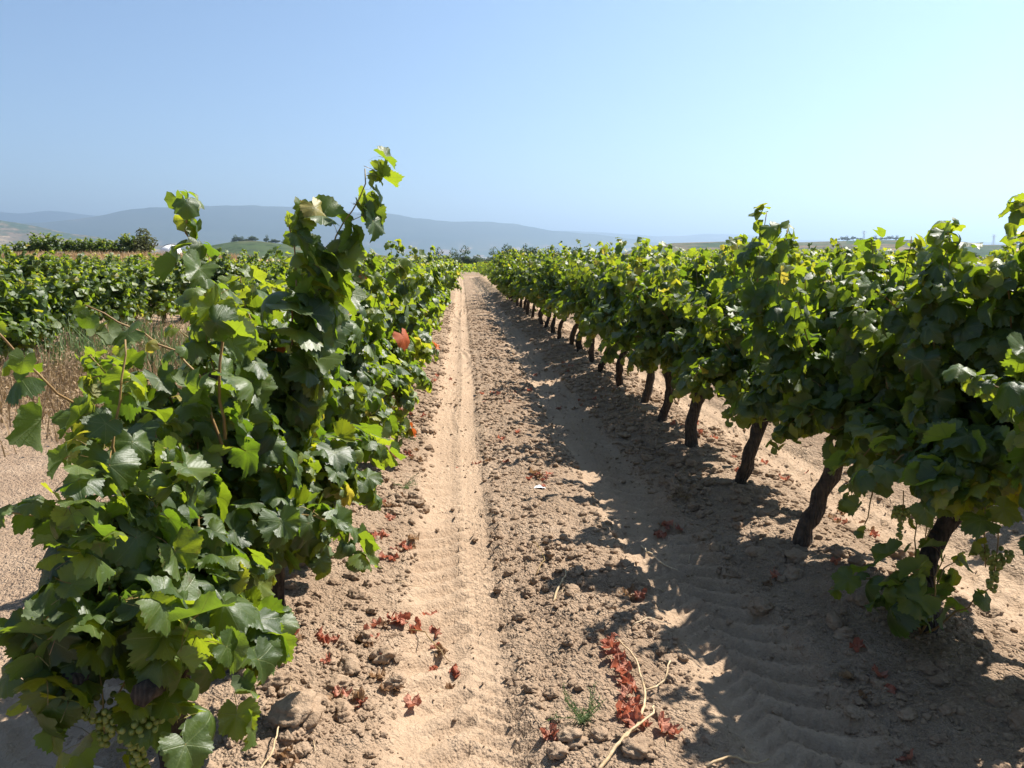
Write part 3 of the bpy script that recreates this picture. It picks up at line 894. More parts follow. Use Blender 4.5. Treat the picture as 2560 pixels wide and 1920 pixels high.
# ------------------------------------------------------------------ the rest of the vineyard: vines sharing a few meshes
variants = []
for k in range(8):
    rng = np.random.default_rng(400 + k)
    g = make_vine(rng, .06, k % 2 == 0, (rng.normal(0, .04), rng.normal(0, .08)), .9, 1.62 + rng.normal(0, .08), (), n_up=16, n_side=13)
    idx = np.where(rng.random(len(g['S'])) < .75)[0]
    fm = merge_leaves('foliage', LOW, g['R'][idx], g['J'][idx], g['S'][idx] * 1.15, g['v'][idx], rng.integers(0, 99, len(idx)))
    tm = tri_mesh('trunk', g['trunk'][0], g['trunk'][1], (M_BARK,))
    variants.append((tm, fm, g))

def in_field(x, y):
    if x > ROWL - .5: return y < 77
    if y > 77: return False
    start = 10.2 + max(0, (-x - 3.5)) * .05
    if x > -3.9 and x < -3.0: start = 13.5
    bank = 29 + 0 * x
    if x < -6.5: return start < y < bank
    return start < y < 76

cand = []
for rx in ROW_X:
    y = .9
    k = 0
    while y < 78:
        y += 1.12
        jx, jy = RNG.normal(0, .05), RNG.normal(0, .06)
        x_, y_ = rx + jx, y + jy
        if rx in (ROWL, ROW0) and y_ < 25.3: continue
        if rx == ROW0 + PITCH and y_ < 11.3: continue
        if not in_field(x_, y_): continue
        ivv, d_, _, _ = in_view(np.array([[x_, y_, 1.0]]), .10)
        if not ivv[0]: continue
        # nearer rows hide deep rows; rank by distance and depth behind the front rows
        rank = y_ + (0 if rx in (ROWL, ROW0) else .30 * abs(x_ - 1) if x_ > 0 else .12 * abs(x_))
        cand.append((rank, x_, y_, rx))
cand.sort()
single, rest = cand[:238], cand[238:]
n_rows = {}
for rank, x_, y_, rx in single:
    tm, fm, g = variants[int(RNG.integers(8)) if rx > ROWL - .5 else 2 * int(RNG.integers(4))]
    if rx == ROWL: lab, grp = ROW_LAB['L']
    elif rx == ROW0: lab, grp = ROW_LAB['R']
    elif rx == ROW0 + PITCH: lab, grp = ROW_LAB['S']
    elif rx > 0: lab, grp = 'grapevine in the deeper rows beyond the second row past the shaded rut', 'vines of the deeper rows'
    else: lab, grp = 'low bushy grapevine in the block behind the dry brown weeds', 'vines behind the dry weeds'
    root = empty('grapevine', (x_, y_, gz(x_, y_) - .01), lab, 'grapevine', grp)
    root.rotation_euler = (0, 0, (math.pi if RNG.random() < .5 else 0) + RNG.normal(0, .1))
    s = RNG.uniform(.9, 1.06)
    root.scale = (s, s, s * RNG.uniform(.94, 1.06) * (.94 if rx < ROWL - .5 else 1.07 if rx == ROW0 else 1))
    if y_ < 45: link('trunk', tm, root)
    o = link('foliage', fm, root); o.color = (0, 0, 0, 1); tag(o, kind='stuff')

# vines too many to single out: one mass
def vine_mass(name, places, label, n_leaf=95, size=(.10, .17), hgt=1.38):
    rng = np.random.default_rng(77)
    places = np.array(places)
    n = len(places) * n_leaf
    c = np.repeat(places, n_leaf, 0)
    ang = rng.uniform(0, 2 * np.pi, n); rr = np.sqrt(rng.uniform(.15, 1, n)) * .42
    zz = .42 + (hgt - .42) * rng.beta(1.5, 1.15, n)
    loc = np.stack([rr * np.cos(ang) * 1.05, rng.uniform(-.62, .62, n), zz], -1)
    J = c + loc
    nn = norm(np.stack([loc[:, 0] * 2, rng.normal(0, .4, n), .5 + rng.normal(0, .3, n)], -1) + SUN * .4 + rng.normal(0, .35, (n, 3)))
    want = np.array([0, 0, -1.0]) + rng.normal(0, .5, (n, 3))
    yv = norm(want - nn * np.sum(want * nn, -1, keepdims=True)); xv = np.cross(yv, nn)
    sz = rng.uniform(*size, n)[:, None]
    P4 = np.stack([J - yv * sz * .5, J + xv * sz * .55 - nn * sz * .1, J + yv * sz * .65 - nn * sz * .12, J - xv * sz * .55 - nn * sz * .1], 1)
    I = np.arange(n)[:, None] * 4
    T = np.concatenate([I + [0, 1, 2], I + [0, 2, 3]])
    vv = np.clip(rng.normal(.38, .18, n) + .18 * sst(.9, 1.4, zz), 0, 1)
    luv = np.tile(np.array([[0.3, -.5, 0], [.6, 0.2, 0], [.1, .8, 0], [-.6, .2, 0]]), (n, 1))
    me = tri_mesh(name, P4.reshape(-1, 3), T, (M_LEAF,), pattr={'v': np.repeat(vv, 4), 'luv': luv}, smooth=False)
    o = link(name, me); o.color = (0, 0, 0, 1)
    return tag(o, label, kind='stuff')

vine_mass('vineyard_rows', [(a[1], a[2], gz(a[1], a[2])) for a in rest], 'distant mass of green vine rows filling the rest of the vineyard')
beyond = []
for k in range(16):
    yy = 84 + k * 3.0
    for xx in np.arange(-14 - k, 40 + k * 2, 1.3):
        beyond.append((xx + RNG.normal(0, .1), yy + RNG.normal(0, .1), float(macro_z(xx, yy))))
vine_mass('crosswise_vineyard', beyond, 'light green vineyard planted crosswise beyond the end of the rut', 30, (.2, .34), 1.3)

# ------------------------------------------------------------------ grapes
def ico(sub):
    import bmesh
    bm = bmesh.new(); bmesh.ops.create_icosphere(bm, subdivisions=sub, radius=1)
    V = np.array([v.co[:] for v in bm.verts]); T = np.array([[v.index for v in f.verts] for f in bm.faces])
    bm.free()
    return V, T
I1, I2, I3, I4 = ico(1), ico(2), ico(3), ico(4)
berry_me = tri_mesh('berry', I2[0], I2[1], (M_BERRY,))

def bunch(root, at, length, width, n, seed):
    rng = np.random.default_rng(seed)
    at = np.array(at)
    V_, T_ = tube(smooth_path([at + [0, 0, .07], at + [.004, 0, .02], at - [0, 0, length * .75]], .02), np.full(len(smooth_path([at + [0, 0, .07], at + [.004, 0, .02], at - [0, 0, length * .75]], .02)), .0022), 5)
    b = link('grape_bunch', tri_mesh('grape_bunch', V_, T_, (M_CANE,)), root)
    pts = []
    tries = 0
    while len(pts) < n and tries < 6000:
        tries += 1
        t = rng.random() ** 1.2
        w = width * (1 - t) ** .6 * (.65 + .35 * math.sin(t * 7 + 1))
        a = rng.uniform(0, 6.283); r_ = w * math.sqrt(rng.uniform(.45, 1))
        p = at + np.array([r_ * math.cos(a), r_ * math.sin(a), -t * length])
        if all(np.sum((p - q) ** 2) > .0128 ** 2 for q in pts): pts.append(p)
    for p in pts:
        o = link('berry', berry_me, b); o.location = p
        s = rng.uniform(.0072, .0092); o.scale = (s, s, s * 1.06)

VL0 = vines[0]; b0 = VL0['base']
def loc_of(v, w): return np.array(w) - v['base']
for vv_ in vines:
    for q_, (at, ln, wd, nb) in enumerate(BUNCHES.get((vv_['row'], vv_['i']), ())):
        bunch(vv_['root'], loc_of(vv_, at), ln, wd, nb, 10 + q_)

def single_leaf(root, wpos, mesh, size, nrm, tip, v=0.0, base=None, name='leaf'):
    z = norm(np.array(nrm, float)); y = np.array(tip, float); y = norm(y - z * np.dot(y, z)); x = np.cross(y, z)
    M4 = np.eye(4); M4[:3, :3] = np.stack([x, y, z], -1) * size; M4[:3, 3] = np.array(wpos) - (base if base is not None else 0)
    o = bpy.data.objects.new(name, mesh); col.objects.link(o)
    if root is not None: o.parent = root
    o.matrix_basis = Matrix(M4.tolist()); o.color = (v, 0, 0, 1)
    return o
VL4 = vines[4]
o = single_leaf(VL4['root'], loc_of(VL4, (-.46, 6.2, .98)), ME_ORANGE[0], .10, (.75, -.6, .4), (.1, 0, -1)); o['label'] = 'orange red autumn leaf'
VL1 = vines[1]
o = single_leaf(VL1['root'], loc_of(VL1, (-.50, 2.95, .62)), ME_PALE[0], .035, (.8, -.6, .3), (.1, 0, -1)); o['label'] = 'small bleached white leaf'

# ------------------------------------------------------------------ steel post among the near vines
px_, py_ = -.86, 2.74
post = empty('steel_post', (px_, py_, gz(px_, py_)), 'dark steel trellis post standing among the vine leaves', 'post')
prof = [(-.026, -.016), (.026, -.016), (.026, .016), (.022, .016), (.022, -.012), (-.022, -.012), (-.022, .016), (-.026, .016)]
V_, T_ = [], []
for zz in (-.3, 1.10):
    for a, b in prof: V_.append((a, b, zz))
for k in range(8):
    a, b = k, (k + 1) % 8
    T_ += [(a, b, b + 8), (a, b + 8, a + 8)]
for f in ((0, 1, 4), (0, 4, 5), (1, 2, 3), (1, 3, 4), (0, 5, 6), (0, 6, 7)):
    T_.append(tuple(q + 8 for q in f))
link('channel', tri_mesh('channel', V_, T_, (M_STEEL,), smooth=False), post)
for zz in (.55, .8, 1.04):
    V_, T_ = tube([(-.002, -.0165, zz), (-.002, -.030, zz), (.004, -.034, zz + .012)], [.003, .003, .0025], 6)
    link('wire_hook', tri_mesh('wire_hook', V_, T_, (M_PYLON,)), post)

# ------------------------------------------------------------------ clods of earth
def clod_shapes(n, base, seed, amp, rough=False):
    out_ = []
    for k in range(n):
        rng = np.random.default_rng(seed + k)
        V_, T_ = base
        q = V_ * rng.uniform(.75, 1.25, 3)
        off = rng.uniform(0, 50)
        nse = fbm(V_[:, 0] * 1.4 + off, V_[:, 1] * 1.4 + V_[:, 2] * 1.9, seed + k, 3) - .45
        nse2 = fbm(V_[:, 0] * 3.4 + off, V_[:, 2] * 3.4 - V_[:, 1] * 2.2, seed + k + 50, 2) - .37
        q = q * (1 + amp * 1.7 * nse + amp * .9 * nse2)[:, None]
        if rough:
            n3 = np.abs(vnoise(V_[:, 0] * 4.5 + off + V_[:, 2] * 2.2, V_[:, 1] * 4.5 + V_[:, 2] * 3.1, seed + k + 90) - .5) - .22
            n4 = vnoise(V_[:, 0] * 11 + off - V_[:, 2] * 6, V_[:, 1] * 11 + V_[:, 2] * 7, seed + k + 70) - .5
            q = q * (1 - .42 * n3 + .13 * n4)[:, None]
        q[:, 2] *= .72
        out_.append((q, T_))
    return out_
CL1 = clod_shapes(8, I1, 10, .55)
CL2 = clod_shapes(10, I2, 40, .6)
CL3 = clod_shapes(10, I4, 90, .62, True)
ME_CL3 = [tri_mesh('soil_clod', V_, T_, (M_SOIL,), smooth=True) for V_, T_ in CL3]

rng = np.random.default_rng(5)
nC = 74000
cy = 1.3 * np.exp(rng.uniform(0, math.log(30 / 1.3), nC))
cx = np.where(rng.random(nC) < .82, rng.uniform(-1.15, 2.7, nC), rng.uniform(-3.2, 4.6, nC))
a = aisle(cx)
d = np.abs(np.abs(a) - RUT)
dens = np.clip(sst(.12, .27, d), .26, 1) * (.34 + .70 * sst(.42, .58, fbm(cx / .5, cy / .5, 61, 3)))
inL = np.where(cx < -1.6, .10, 1.0)
mid_ = np.exp(-(a / .22) ** 2)
dens = dens * np.where(np.abs(a) < .35, .8, 1)
keep = rng.random(nC) < dens * inL
cx, cy, a = cx[keep], cy[keep], a[keep]
cs = np.clip(rng.lognormal(math.log(.0072), .62, len(cx)), .0035, .06) * np.clip(cy / 3.5, .85, 2.2)
cs = np.minimum(cs, np.where(np.abs(aisle(cx)) < .45, .026, .040)) * np.where(np.abs(np.abs(aisle(cx)) - RUT) < .2, .45, 1)
big_named = [(-.56, 2.44, .070), (-.68, 2.66, .055), (-.60, 2.60, .045), (-.47, 2.72, .040), (-.52, 2.58, .042), (-.42, 2.56, .036), (-.45, 2.85, .05), (-.33, 2.95, .045), (-.40, 3.1, .04), (2.32, 3.9, .06), (2.4, 3.8, .05), (2.45, 4.0, .045),
             (1.62, 3.6, .045), (1.7, 3.75, .05), (1.55, 3.9, .04), (.35, 2.35, .04), (.30, 2.30, .035), (.55, 2.28, .045)]
cx = np.r_[[b[0] for b in big_named], cx]; cy = np.r_[[b[1] for b in big_named], cy]; cs = np.r_[[b[2] for b in big_named], cs]
cz = ground_z(cx, cy)
ivv, dpt, _, _ = in_view(np.stack([cx, cy, cz], -1), .02)
score = np.where(ivv, cs / np.maximum(dpt, .3), 0)
top300 = np.argsort(-score)[:285]
for q in top300:
    o = bpy.data.objects.new('soil_clod', ME_CL3[int(rng.integers(10))]); col.objects.link(o)
    o.location = (cx[q], cy[q], cz[q] + cs[q] * .22)
    o.rotation_euler = (rng.normal(0, .25), rng.normal(0, .25), rng.uniform(0, 6.28))
    o.scale = (cs[q],) * 3
    tag(o, 'rough clod of dry brown earth lying on the tilled soil', 'clod', 'clods of earth between the vine rows')
rest_i = np.setdiff1d(np.arange(len(cx)), top300)
def scatter(name, shapes, idx):
    Vs, Ts, off = [], [], 0
    wh = rng.integers(0, len(shapes), len(idx))
    for k, (V0, T0) in enumerate(shapes):
        s_i = idx[wh == k]
        if len(s_i) == 0: continue
        th = rng.uniform(0, 6.28, len(s_i)); c_, s_ = np.cos(th), np.sin(th)
        xr = V0[None, :, 0] * c_[:, None] - V0[None, :, 1] * s_[:, None]
        yr_ = V0[None, :, 0] * s_[:, None] + V0[None, :, 1] * c_[:, None]
        W = np.stack([xr, yr_, np.broadcast_to(V0[None, :, 2], xr.shape)], -1) * cs[s_i][:, None, None] + np.stack([cx[s_i], cy[s_i], cz[s_i] + cs[s_i] * .2], -1)[:, None, :]
        Vs.append(W.reshape(-1, 3)); Ts.append((T0[None] + (off + np.arange(len(s_i)) * len(V0))[:, None, None]).reshape(-1, 3)); off += W.shape[0] * W.shape[1]
    return np.vstack(Vs), np.vstack(Ts)
sm = score[rest_i] < .0055
parts = [scatter('c', CL1, rest_i[sm])]
if (~sm).any(): parts.append(scatter('c', CL2, rest_i[~sm]))
V_, T_ = join(parts)
tag(link('loose_earth', tri_mesh('loose_earth', V_, T_, (M_SOIL,), smooth=False)), 'small crumbs and clods of loose dry earth over the tilled soil', kind='stuff')
print('clods', len(cx), 'tris', len(T_))

# ------------------------------------------------------------------ pale smooth boulder, paper, wrapped bundle
def lumpy(name, scale, seed, mat, loc, label, cat, amp=.18, sub=I3, flat=None):
    V0, T0 = sub
    n = fbm(V0[:, 0] * 1.3 + seed, V0[:, 1] * 1.3 + V0[:, 2] * 1.7 + seed * 2, seed, 4) - .45
    q = V0 * (1 + amp * 2 * n)[:, None] * np.array(scale)
    o = link(name, tri_mesh(name, q, T0, (mat,)), None, loc)
    return tag(o, label, cat)
lumpy('boulder', (.22, .18, .09), 5, M_ROCK, (-1.20, 2.16, gz(-1.20, 2.16) - .03), 'smooth pale boulder half buried beside the grape bunches', 'boulder', .10)

def crumpled(name, size, seed, mat, loc, label, cat):
    r = np.random.default_rng(seed); n = 9
    u, w = np.meshgrid(np.linspace(-1, 1, n), np.linspace(-1, 1, n))
    z = .55 * np.abs(fbm(u * 1.4 + seed, w * 1.4, seed, 3) - .45) * 2 + .25 * (1 - u * u) + r.normal(0, .05, u.shape)
    P = np.stack([u * (1 - .25 * w), w * .8, z], -1).reshape(-1, 3) * size
    P2 = P - np.array([0, 0, .02 * size])
    I = np.arange(n * n).reshape(n, n)
    Qs = np.stack([I[:-1, :-1], I[:-1, 1:], I[1:, 1:], I[1:, :-1]], -1).reshape(-1, 4)
    o = link(name, tri_mesh(name, np.vstack([P, P2]), np.vstack([Qs, Qs[:, ::-1] + n * n]), (mat,), smooth=False), None, loc)
    return tag(o, label, cat)
crumpled('paper_scrap', .032, 3, M_WHITE, (.52, 5.22, gz(.52, 5.22)), 'small crumpled white paper scrap beside withered leaves', 'paper')

# ------------------------------------------------------------------ fallen red leaves
rng = np.random.default_rng(23)
def fallen(x, y, size, label=None, group='withered leaves fallen on the soil'):
    z = gz(x, y)
    tilt = rng.normal(0, .35, 2)
    brown = rng.random() < .35
    o = single_leaf(None, (x, y, z + size * .30), (ME_BROWN if brown else ME_RED)[int(rng.integers(10))], size, (tilt[0], tilt[1], 1), (math.cos(rng.uniform(0, 6.28)), math.sin(rng.uniform(0, 6.28)), .0), name='fallen_leaf')
    tag(o, label or ('curled withered brown leaf fallen on the tilled soil' if brown else 'curled withered red leaf fallen on the tilled soil'), 'fallen leaf', 'brown leaves fallen on the soil' if brown else group)
clusters = [(-.39, 2.9, 9, .16), (-.44, 6.09, 5, .12), (-.24, 3.33, 4, .09), (-.51, 7.8, 8, .2), (-.39, 4.19, 5, .12), (.54, 5.44, 5, .09), (.81, 3.5, 2, .04), (1.21, 4.47, 2, .1), (2.39, 4.47, 6, .16), (-.62, 3.0, 2, .08), (-.42, 5.0, 3, .12),
            (-.1, 3.05, 3, .1), (2.1, 6.9, 5, .25), (1.55, 8.5, 5, .3), (.3, 6.6, 2, .2), (.45, 9.0, 4, .3), (1.6, 3.6, 2, .1), (1.5, 2.7, 3, .2), (2.3, 5.6, 4, .3), (-.55, 2.2, 1, .02), (.28, 2.4, 1, .01), (-.5, 10, 5, .3), (1.5, 11, 5, .5), (.1, 6, 2, .1)]
for cx_, cy_, n_, sp in clusters:
    for _ in range(int(n_ * 1.9 + .5)):
        fallen(cx_ + rng.normal(0, sp * .6), cy_ + rng.normal(0, sp * 1.1), rng.uniform(.030, .058))

# pruned cane with its withered leaves
pc = empty('pruned_cane', (.6, 2.6, gz(.6, 2.6)), 'dry pruned vine cane with a row of withered red leaves beside the small weed', 'pruned cane')
pb = np.array(pc.location)
def on_ground(pts, up=.012):
    return [np.array([x, y, gz(x, y) + up + u]) - pb for x, y, u in pts]
main = smooth_path(on_ground([(.40, 2.18, .0), (.50, 2.30, .01), (.585, 2.40, .02), (.625, 2.52, .03), (.645, 2.60, .035), (.655, 2.72, .03), (.665, 2.84, .02), (.62, 2.97, .02)]), .03, rng, .003)
br1 = smooth_path(on_ground([(.645, 2.60, .035), (.70, 2.64, .03), (.745, 2.69, .04), (.79, 2.79, .05)]), .03, rng, .002)
br2 = smooth_path(on_ground([(.50, 2.30, .01), (.57, 2.37, .03), (.64, 2.45, .03), (.66, 2.53, .02)]), .03, rng, .002)
for p, r0, r1 in ((main, .0062, .0035), (br1, .0042, .003), (br2, .0045, .003)):
    V_, T_ = tube(p, np.linspace(r0, r1, len(p)), 7, rng, .08)
    link('stem', tri_mesh('stem', V_, T_, (M_DRYCANE,)), pc)
for (x_, y_) in ((.60, 2.98), (.57, 2.92), (.585, 2.86), (.60, 2.82), (.58, 2.76), (.62, 2.78), (.60, 2.70), (.625, 2.67), (.585, 2.62), (.60, 2.585), (.575, 2.53), (.60, 2.51), (.55, 2.49), (.60, 2.45), (.54, 2.46), (.57, 2.42), (.67, 2.42), (.70, 2.38)):
    s = rng.uniform(.040, .060)
    single_leaf(pc, np.array([x_, y_, gz(x_, y_) + s * .45]), ME_RED[int(rng.integers(10))], s, (rng.normal(0, .4), rng.normal(0, .4), 1), (rng.normal(0, 1), rng.normal(0, 1), 0), base=pb, name='withered_leaf')

# twigs
def twig(pts, r, label, mat=M_DRYCANE):
    P = np.array([[x, y, gz(x, y) + .008 + u] for x, y, u in pts])
    c = P.mean(0); p = smooth_path(P - c, .03, rng, .003)
    V_, T_ = tube(p, np.linspace(r, r * .6, len(p)), 6, rng, .1)
    o = link('twig', tri_mesh('twig', V_, T_, (mat,)), None, c)
    tag(o, label, 'twig')
twig([(.405, 3.40, .0), (.43, 3.48, .01), (.47, 3.58, .02), (.50, 3.66, .015)], .006, 'short pale dry twig lying beside the sunlit rut')
twig([(1.00, 4.20, .0), (1.02, 4.05, .01), (1.05, 3.92, .02), (1.10, 3.80, .01)], .005, 'bent dry twig at the edge of the shaded rut')
twig([(.36, 3.75, .0), (.42, 3.9, .01), (.40, 4.05, .02), (.38, 4.2, .0)], .003, 'thin curved brown twig between the two ruts', M_CANE)
twig([(.75, 2.2, .0), (.84, 2.24, .01), (.92, 2.22, .02), (.99, 2.28, .01)], .0045, 'pale forked root piece lying in front of the pruned cane')
twig([(-.62, 2.12, .02), (-.58, 2.22, .03), (-.60, 2.34, .03), (-.57, 2.45, .05), (-.60, 2.55, .09)], .0035, 'thin pale root curling up beside the grape bunches')
twig([(-.25, 3.25, .0), (-.18, 3.18, .02), (-.12, 3.08, .02), (-.06, 3.02, .01)], .003, 'slender dry stem with leaves crossing the edge of the sunlit rut', M_CANE)
twig([(.72, 3.15, .0), (.80, 3.2, .01), (.90, 3.19, .01)], .003, 'straight thin dry stalk between the ruts')
for k in range(46):
    x_, y_ = rng.uniform(.3, 1.5), rng.uniform(2.1, 6)
    if k % 3 == 0: x_ = rng.uniform(-.6, -.2)
    th = rng.uniform(0, 6.28); L = rng.uniform(.03, .09)
    P = np.array([[x_ + math.cos(th) * L * t, y_ + math.sin(th) * L * t, 0] for t in (-.5, 0, .5)]); P[:, 2] = ground_z(P[:, 0], P[:, 1]) + .004
    c = P.mean(0); V_, T_ = tube(P - c, [.0018, .0016, .0010], 4)
    tag(link('straw_stalk', tri_mesh('straw_stalk', V_, T_, (M_DRYCANE,)), None, c), 'tiny broken stalk of straw lying on the soil', 'straw', 'straw stalks strewn on the soil')

# small green weeds
def weed(x, y, r, n, seed, label, hgt=.10, mat=M_GWEED):
    rg = np.random.default_rng(seed)
    root = empty('weed', (x, y, gz(x, y)), label, 'weed')
    for k in range(n):
        th = rg.uniform(0, 6.28); L = r * rg.uniform(.5, 1.1)
        p = grow(rg, (0, 0, 0), (math.cos(th), math.sin(th), rg.uniform(.3, 1.4) * hgt / .1), L, .4, .012, .12, zmin=-.02)
        parts_ = [tube(p, np.full(len(p), .0009), 3, cap=False)]
        for q in range(1, len(p)):
            for s in range(3):
                dd = norm(rg.normal(0, 1, 3) + np.array([0, 0, .5])) * rg.uniform(.012, .028); sd = norm(np.cross(dd, rg.normal(0, 1, 3))) * .0016
                parts_.append((np.array([p[q] - sd, p[q] + sd, p[q] + dd]), np.array([[0, 1, 2]])))
        V_, T_ = join(parts_)
        link('sprig', tri_mesh('sprig', V_, T_, (mat,)), root)
weed(.40, 2.46, .15, 22, 3, 'feathery small green weed beside the pruned cane')
weed(-.50, 6.7, .22, 20, 4, 'low grey green weed patch under the sunlit vine hedge', .05)
weed(-.42, 5.3, .14, 12, 5, 'tiny grey green weed on the clods below the sunlit hedge', .05)
weed(1.45, 4.9, .16, 14, 6, 'dry tangled weed in the shade beside the rut', .06, M_WEED)

# ------------------------------------------------------------------ dry weeds and straw
def blades(name, xs, ys, h, w, mat, label, seed, head=False, lean=.5):
    rg = np.random.default_rng(seed); n = len(xs)
    zs = ground_z(xs, ys)
    b = np.stack([xs, ys, zs - .02], -1)
    th = rg.uniform(0, 6.28, n)
    sd = np.stack([np.cos(th), np.sin(th), np.zeros(n)], -1) * w[:, None]
    ln = rg.normal(0, lean, (n, 2)) * h[:, None]
    m_ = b + np.stack([ln[:, 0] * .3, ln[:, 1] * .3, h * .6], -1)
    t_ = b + np.stack([ln[:, 0], ln[:, 1], h], -1)
    if head:
        P = np.stack([b - sd * .4, b + sd * .4, m_ + sd, t_, m_ - sd], 1)
        I = np.arange(n)[:, None] * 5
        T = np.concatenate([I + [0, 1, 2], I + [0, 2, 4], I + [2, 3, 4]])
    else:
        P = np.stack([b - sd, b + sd, m_ + sd * .6, t_, m_ - sd * .6], 1)
        I = np.arange(n)[:, None] * 5
        T = np.concatenate([I + [0, 1, 2], I + [0, 2, 4], I + [2, 3, 4]])
    o = link(name, tri_mesh(name, P.reshape(-1, 3), T, (mat,), smooth=False))
    return tag(o, label, kind='stuff')
rg = np.random.default_rng(9)
n = 26000
xs = rg.uniform(-11, -2.2, n); ys = rg.uniform(6.3, 14.8, n)
kp = (rg.random(n) < .2 + .8 * sst(.36, .55, fbm(xs / .8, ys / .8, 15))) & (ys > 7.2 - (xs + 3) * .3 + rg.normal(0, .6, n))
xs, ys = xs[kp], ys[kp]; n = len(xs)
blades('dry_weeds', xs, ys, rg.uniform(.12, .5, n) * (.6 + .8 * fbm(xs / 1.2, ys / 1.2, 18)), rg.uniform(.004, .011, n), M_WEED, 'dry brown weeds on the verge in front of the vine block', 1, lean=.35)
n = 60000
xs = rg.uniform(-11, -2.0, n); ys = rg.uniform(5.8, 14.5, n)
kp = (rg.random(n) < .12 + .88 * sst(.36, .55, fbm(xs / .8, ys / .8, 15))) & (ys > 6.8 - (xs + 3) * .3 + rg.normal(0, .5, n))
xs, ys = xs[kp], ys[kp]; n = len(xs)
ct = np.stack([xs, ys, ground_z(xs, ys) + rg.uniform(0.0, .42, n) * (.5 + .9 * fbm(xs / 1.2, ys / 1.2, 18))], -1)
tri = ct[:, None, :] + rg.normal(0, .013, (n, 3, 3))
tag(link('weed_seed_heads', tri_mesh('weed_seed_heads', tri.reshape(-1, 3), np.arange(n * 3).reshape(-1, 3), (M_WEED,), smooth=False)), 'reddish brown seed heads of the dry weeds on the verge', kind='stuff')
n = 7000
xs = rg.uniform(-9, -2.4, n); ys = rg.uniform(9.5, 13.6, n)
kp = rg.random(n) < sst(.45, .6, fbm(xs / 1.0, ys / 1.0, 25))
xs, ys = xs[kp], ys[kp]; n = len(xs)
blades('green_weeds', xs, ys, rg.uniform(.3, .75, n), rg.uniform(.006, .014, n), M_GWEED, 'pale green weeds at the foot of the vine block', 2, lean=.25)
n = 30000
xs = rg.uniform(-46, -6, n); ys = rg.uniform(29.5, 56, n)
blades('dry_grass', xs, ys, rg.uniform(.2, .5, n), rg.uniform(.012, .03, n), M_STRAW, 'tall straw coloured dry grass on the bank above the vines', 3, lean=.3)
n = 5000
xs = rg.uniform(-4.5, -1.7, n); ys = rg.uniform(2.5, 8, n)
kp = rg.random(n) < sst(.5, .65, fbm(xs / .6, ys / .6, 26)) * sst(3, 7, ys)
xs, ys = xs[kp], ys[kp]; n = len(xs)
blades('verge_straw', xs, ys, rg.uniform(.02, .08, n), rg.uniform(.002, .004, n), M_STRAW, 'short scattered straw on the bare sandy verge', 4, lean=1.2)

# vines on top of the bank
bank_vars = variants
def bank_z(x, y): return gz(x, y)
bx = -42.0
while bx < -20:
    by = 52 + RNG.normal(0, .15)
    tm, fm, g = variants[int(RNG.integers(8))]
    if not (-29.6 < bx < -28.2):
        root = empty('grapevine', (bx, by, gz(bx, by) - .02), 'dark unpruned grapevine along the top of the dry grass bank', 'grapevine', 'vines on top of the bank')
        root.rotation_euler = (0, 0, math.pi / 2 + RNG.normal(0, .3)); s = RNG.uniform(.78, 1.05); root.scale = (s * 1.3, s * 1.25, s)
        link('trunk', tm, root)
        o = link('foliage', fm, root); o.color = (0, 0, 0, 1); tag(o, kind='stuff')
    bx += .72

# ------------------------------------------------------------------ trees and bushes
def crown(name, seed, n, lobes, mat, spread=1.0, size=(.05, .10)):
    rg = np.random.default_rng(seed)
    c = rg.normal(0, .38, (lobes, 3)) * [1, 1, .7]; r_ = rg.uniform(.28, .5, lobes)
    k = rg.integers(0, lobes, n)
    dr = norm(rg.normal(0, 1, (n, 3))); rad = rg.uniform(.55, 1.06, n) ** .7
    P = c[k] + dr * (r_[k] * rad)[:, None]
    nn = norm(dr + rg.normal(0, .6, (n, 3)) + [0, 0, .3]); t = norm(np.cross(nn, rg.normal(0, 1, (n, 3)))); b = np.cross(nn, t)
    s = rg.uniform(*size, n)[:, None]
    Q4 = np.stack([P - t * s, P + b * s * .6, P + t * s, P - b * s * .6], 1)
    I = np.arange(n)[:, None] * 4
    T = np.concatenate([I + [0, 1, 2], I + [0, 2, 3]])
    return tri_mesh(name, Q4.reshape(-1, 3), T, (mat,), smooth=False)
CROWNS = [crown('crown', 60 + k, 1500, 7 + k, M_TREE) for k in range(4)]
BUSHC = [crown('crown', 80 + k, 1100, 6, M_OLIVE, size=(.05, .09)) for k in range(3)]
def trunk_mesh(seed, h):
    rg = np.random.default_rng(seed)
    p = smooth_path([(0, 0, -.3), (rg.normal(0, .04), 0, h * .5), (rg.normal(0, .08), rg.normal(0, .05), h)], h / 6)
    parts_ = [tube(p, np.linspace(.07, .04, len(p)), 7)]
    for k in range(3):
        th = k * 2.1 + rg.uniform(0, 1)
        q = smooth_path([p[-2], p[-2] + [math.cos(th) * .2, math.sin(th) * .2, .25], p[-2] + [math.cos(th) * .4, math.sin(th) * .4, .5]], .12)
        parts_.append(tube(q, np.linspace(.03, .012, len(q)), 5))
    V_, T_ = join(parts_)
    return tri_mesh('trunk', V_, T_, (M_BARK,))
TRK = [trunk_mesh(k, .75) for k in range(3)]
def tree(x, y, h, w, label, group=None, bush=False, name='tree', z=None):
    zz = float(macro_z(x, y)) if z is None else z
    root = empty(name, (x, y, zz - .05), label, 'bush' if bush else 'tree', group)
    o = link('trunk', TRK[int(RNG.integers(3))], root); o.scale = (w * .5, w * .5, h * .55)
    o = link('crown', (BUSHC if bush else CROWNS)[int(RNG.integers(3))], root)
    o.scale = (w * .62, w * .62, h * (.60 if not bush else .62)); o.location = (0, 0, h * (.58 if not bush else .42)); o.rotation_euler = (0, 0, RNG.uniform(0, 6.28))
    return root

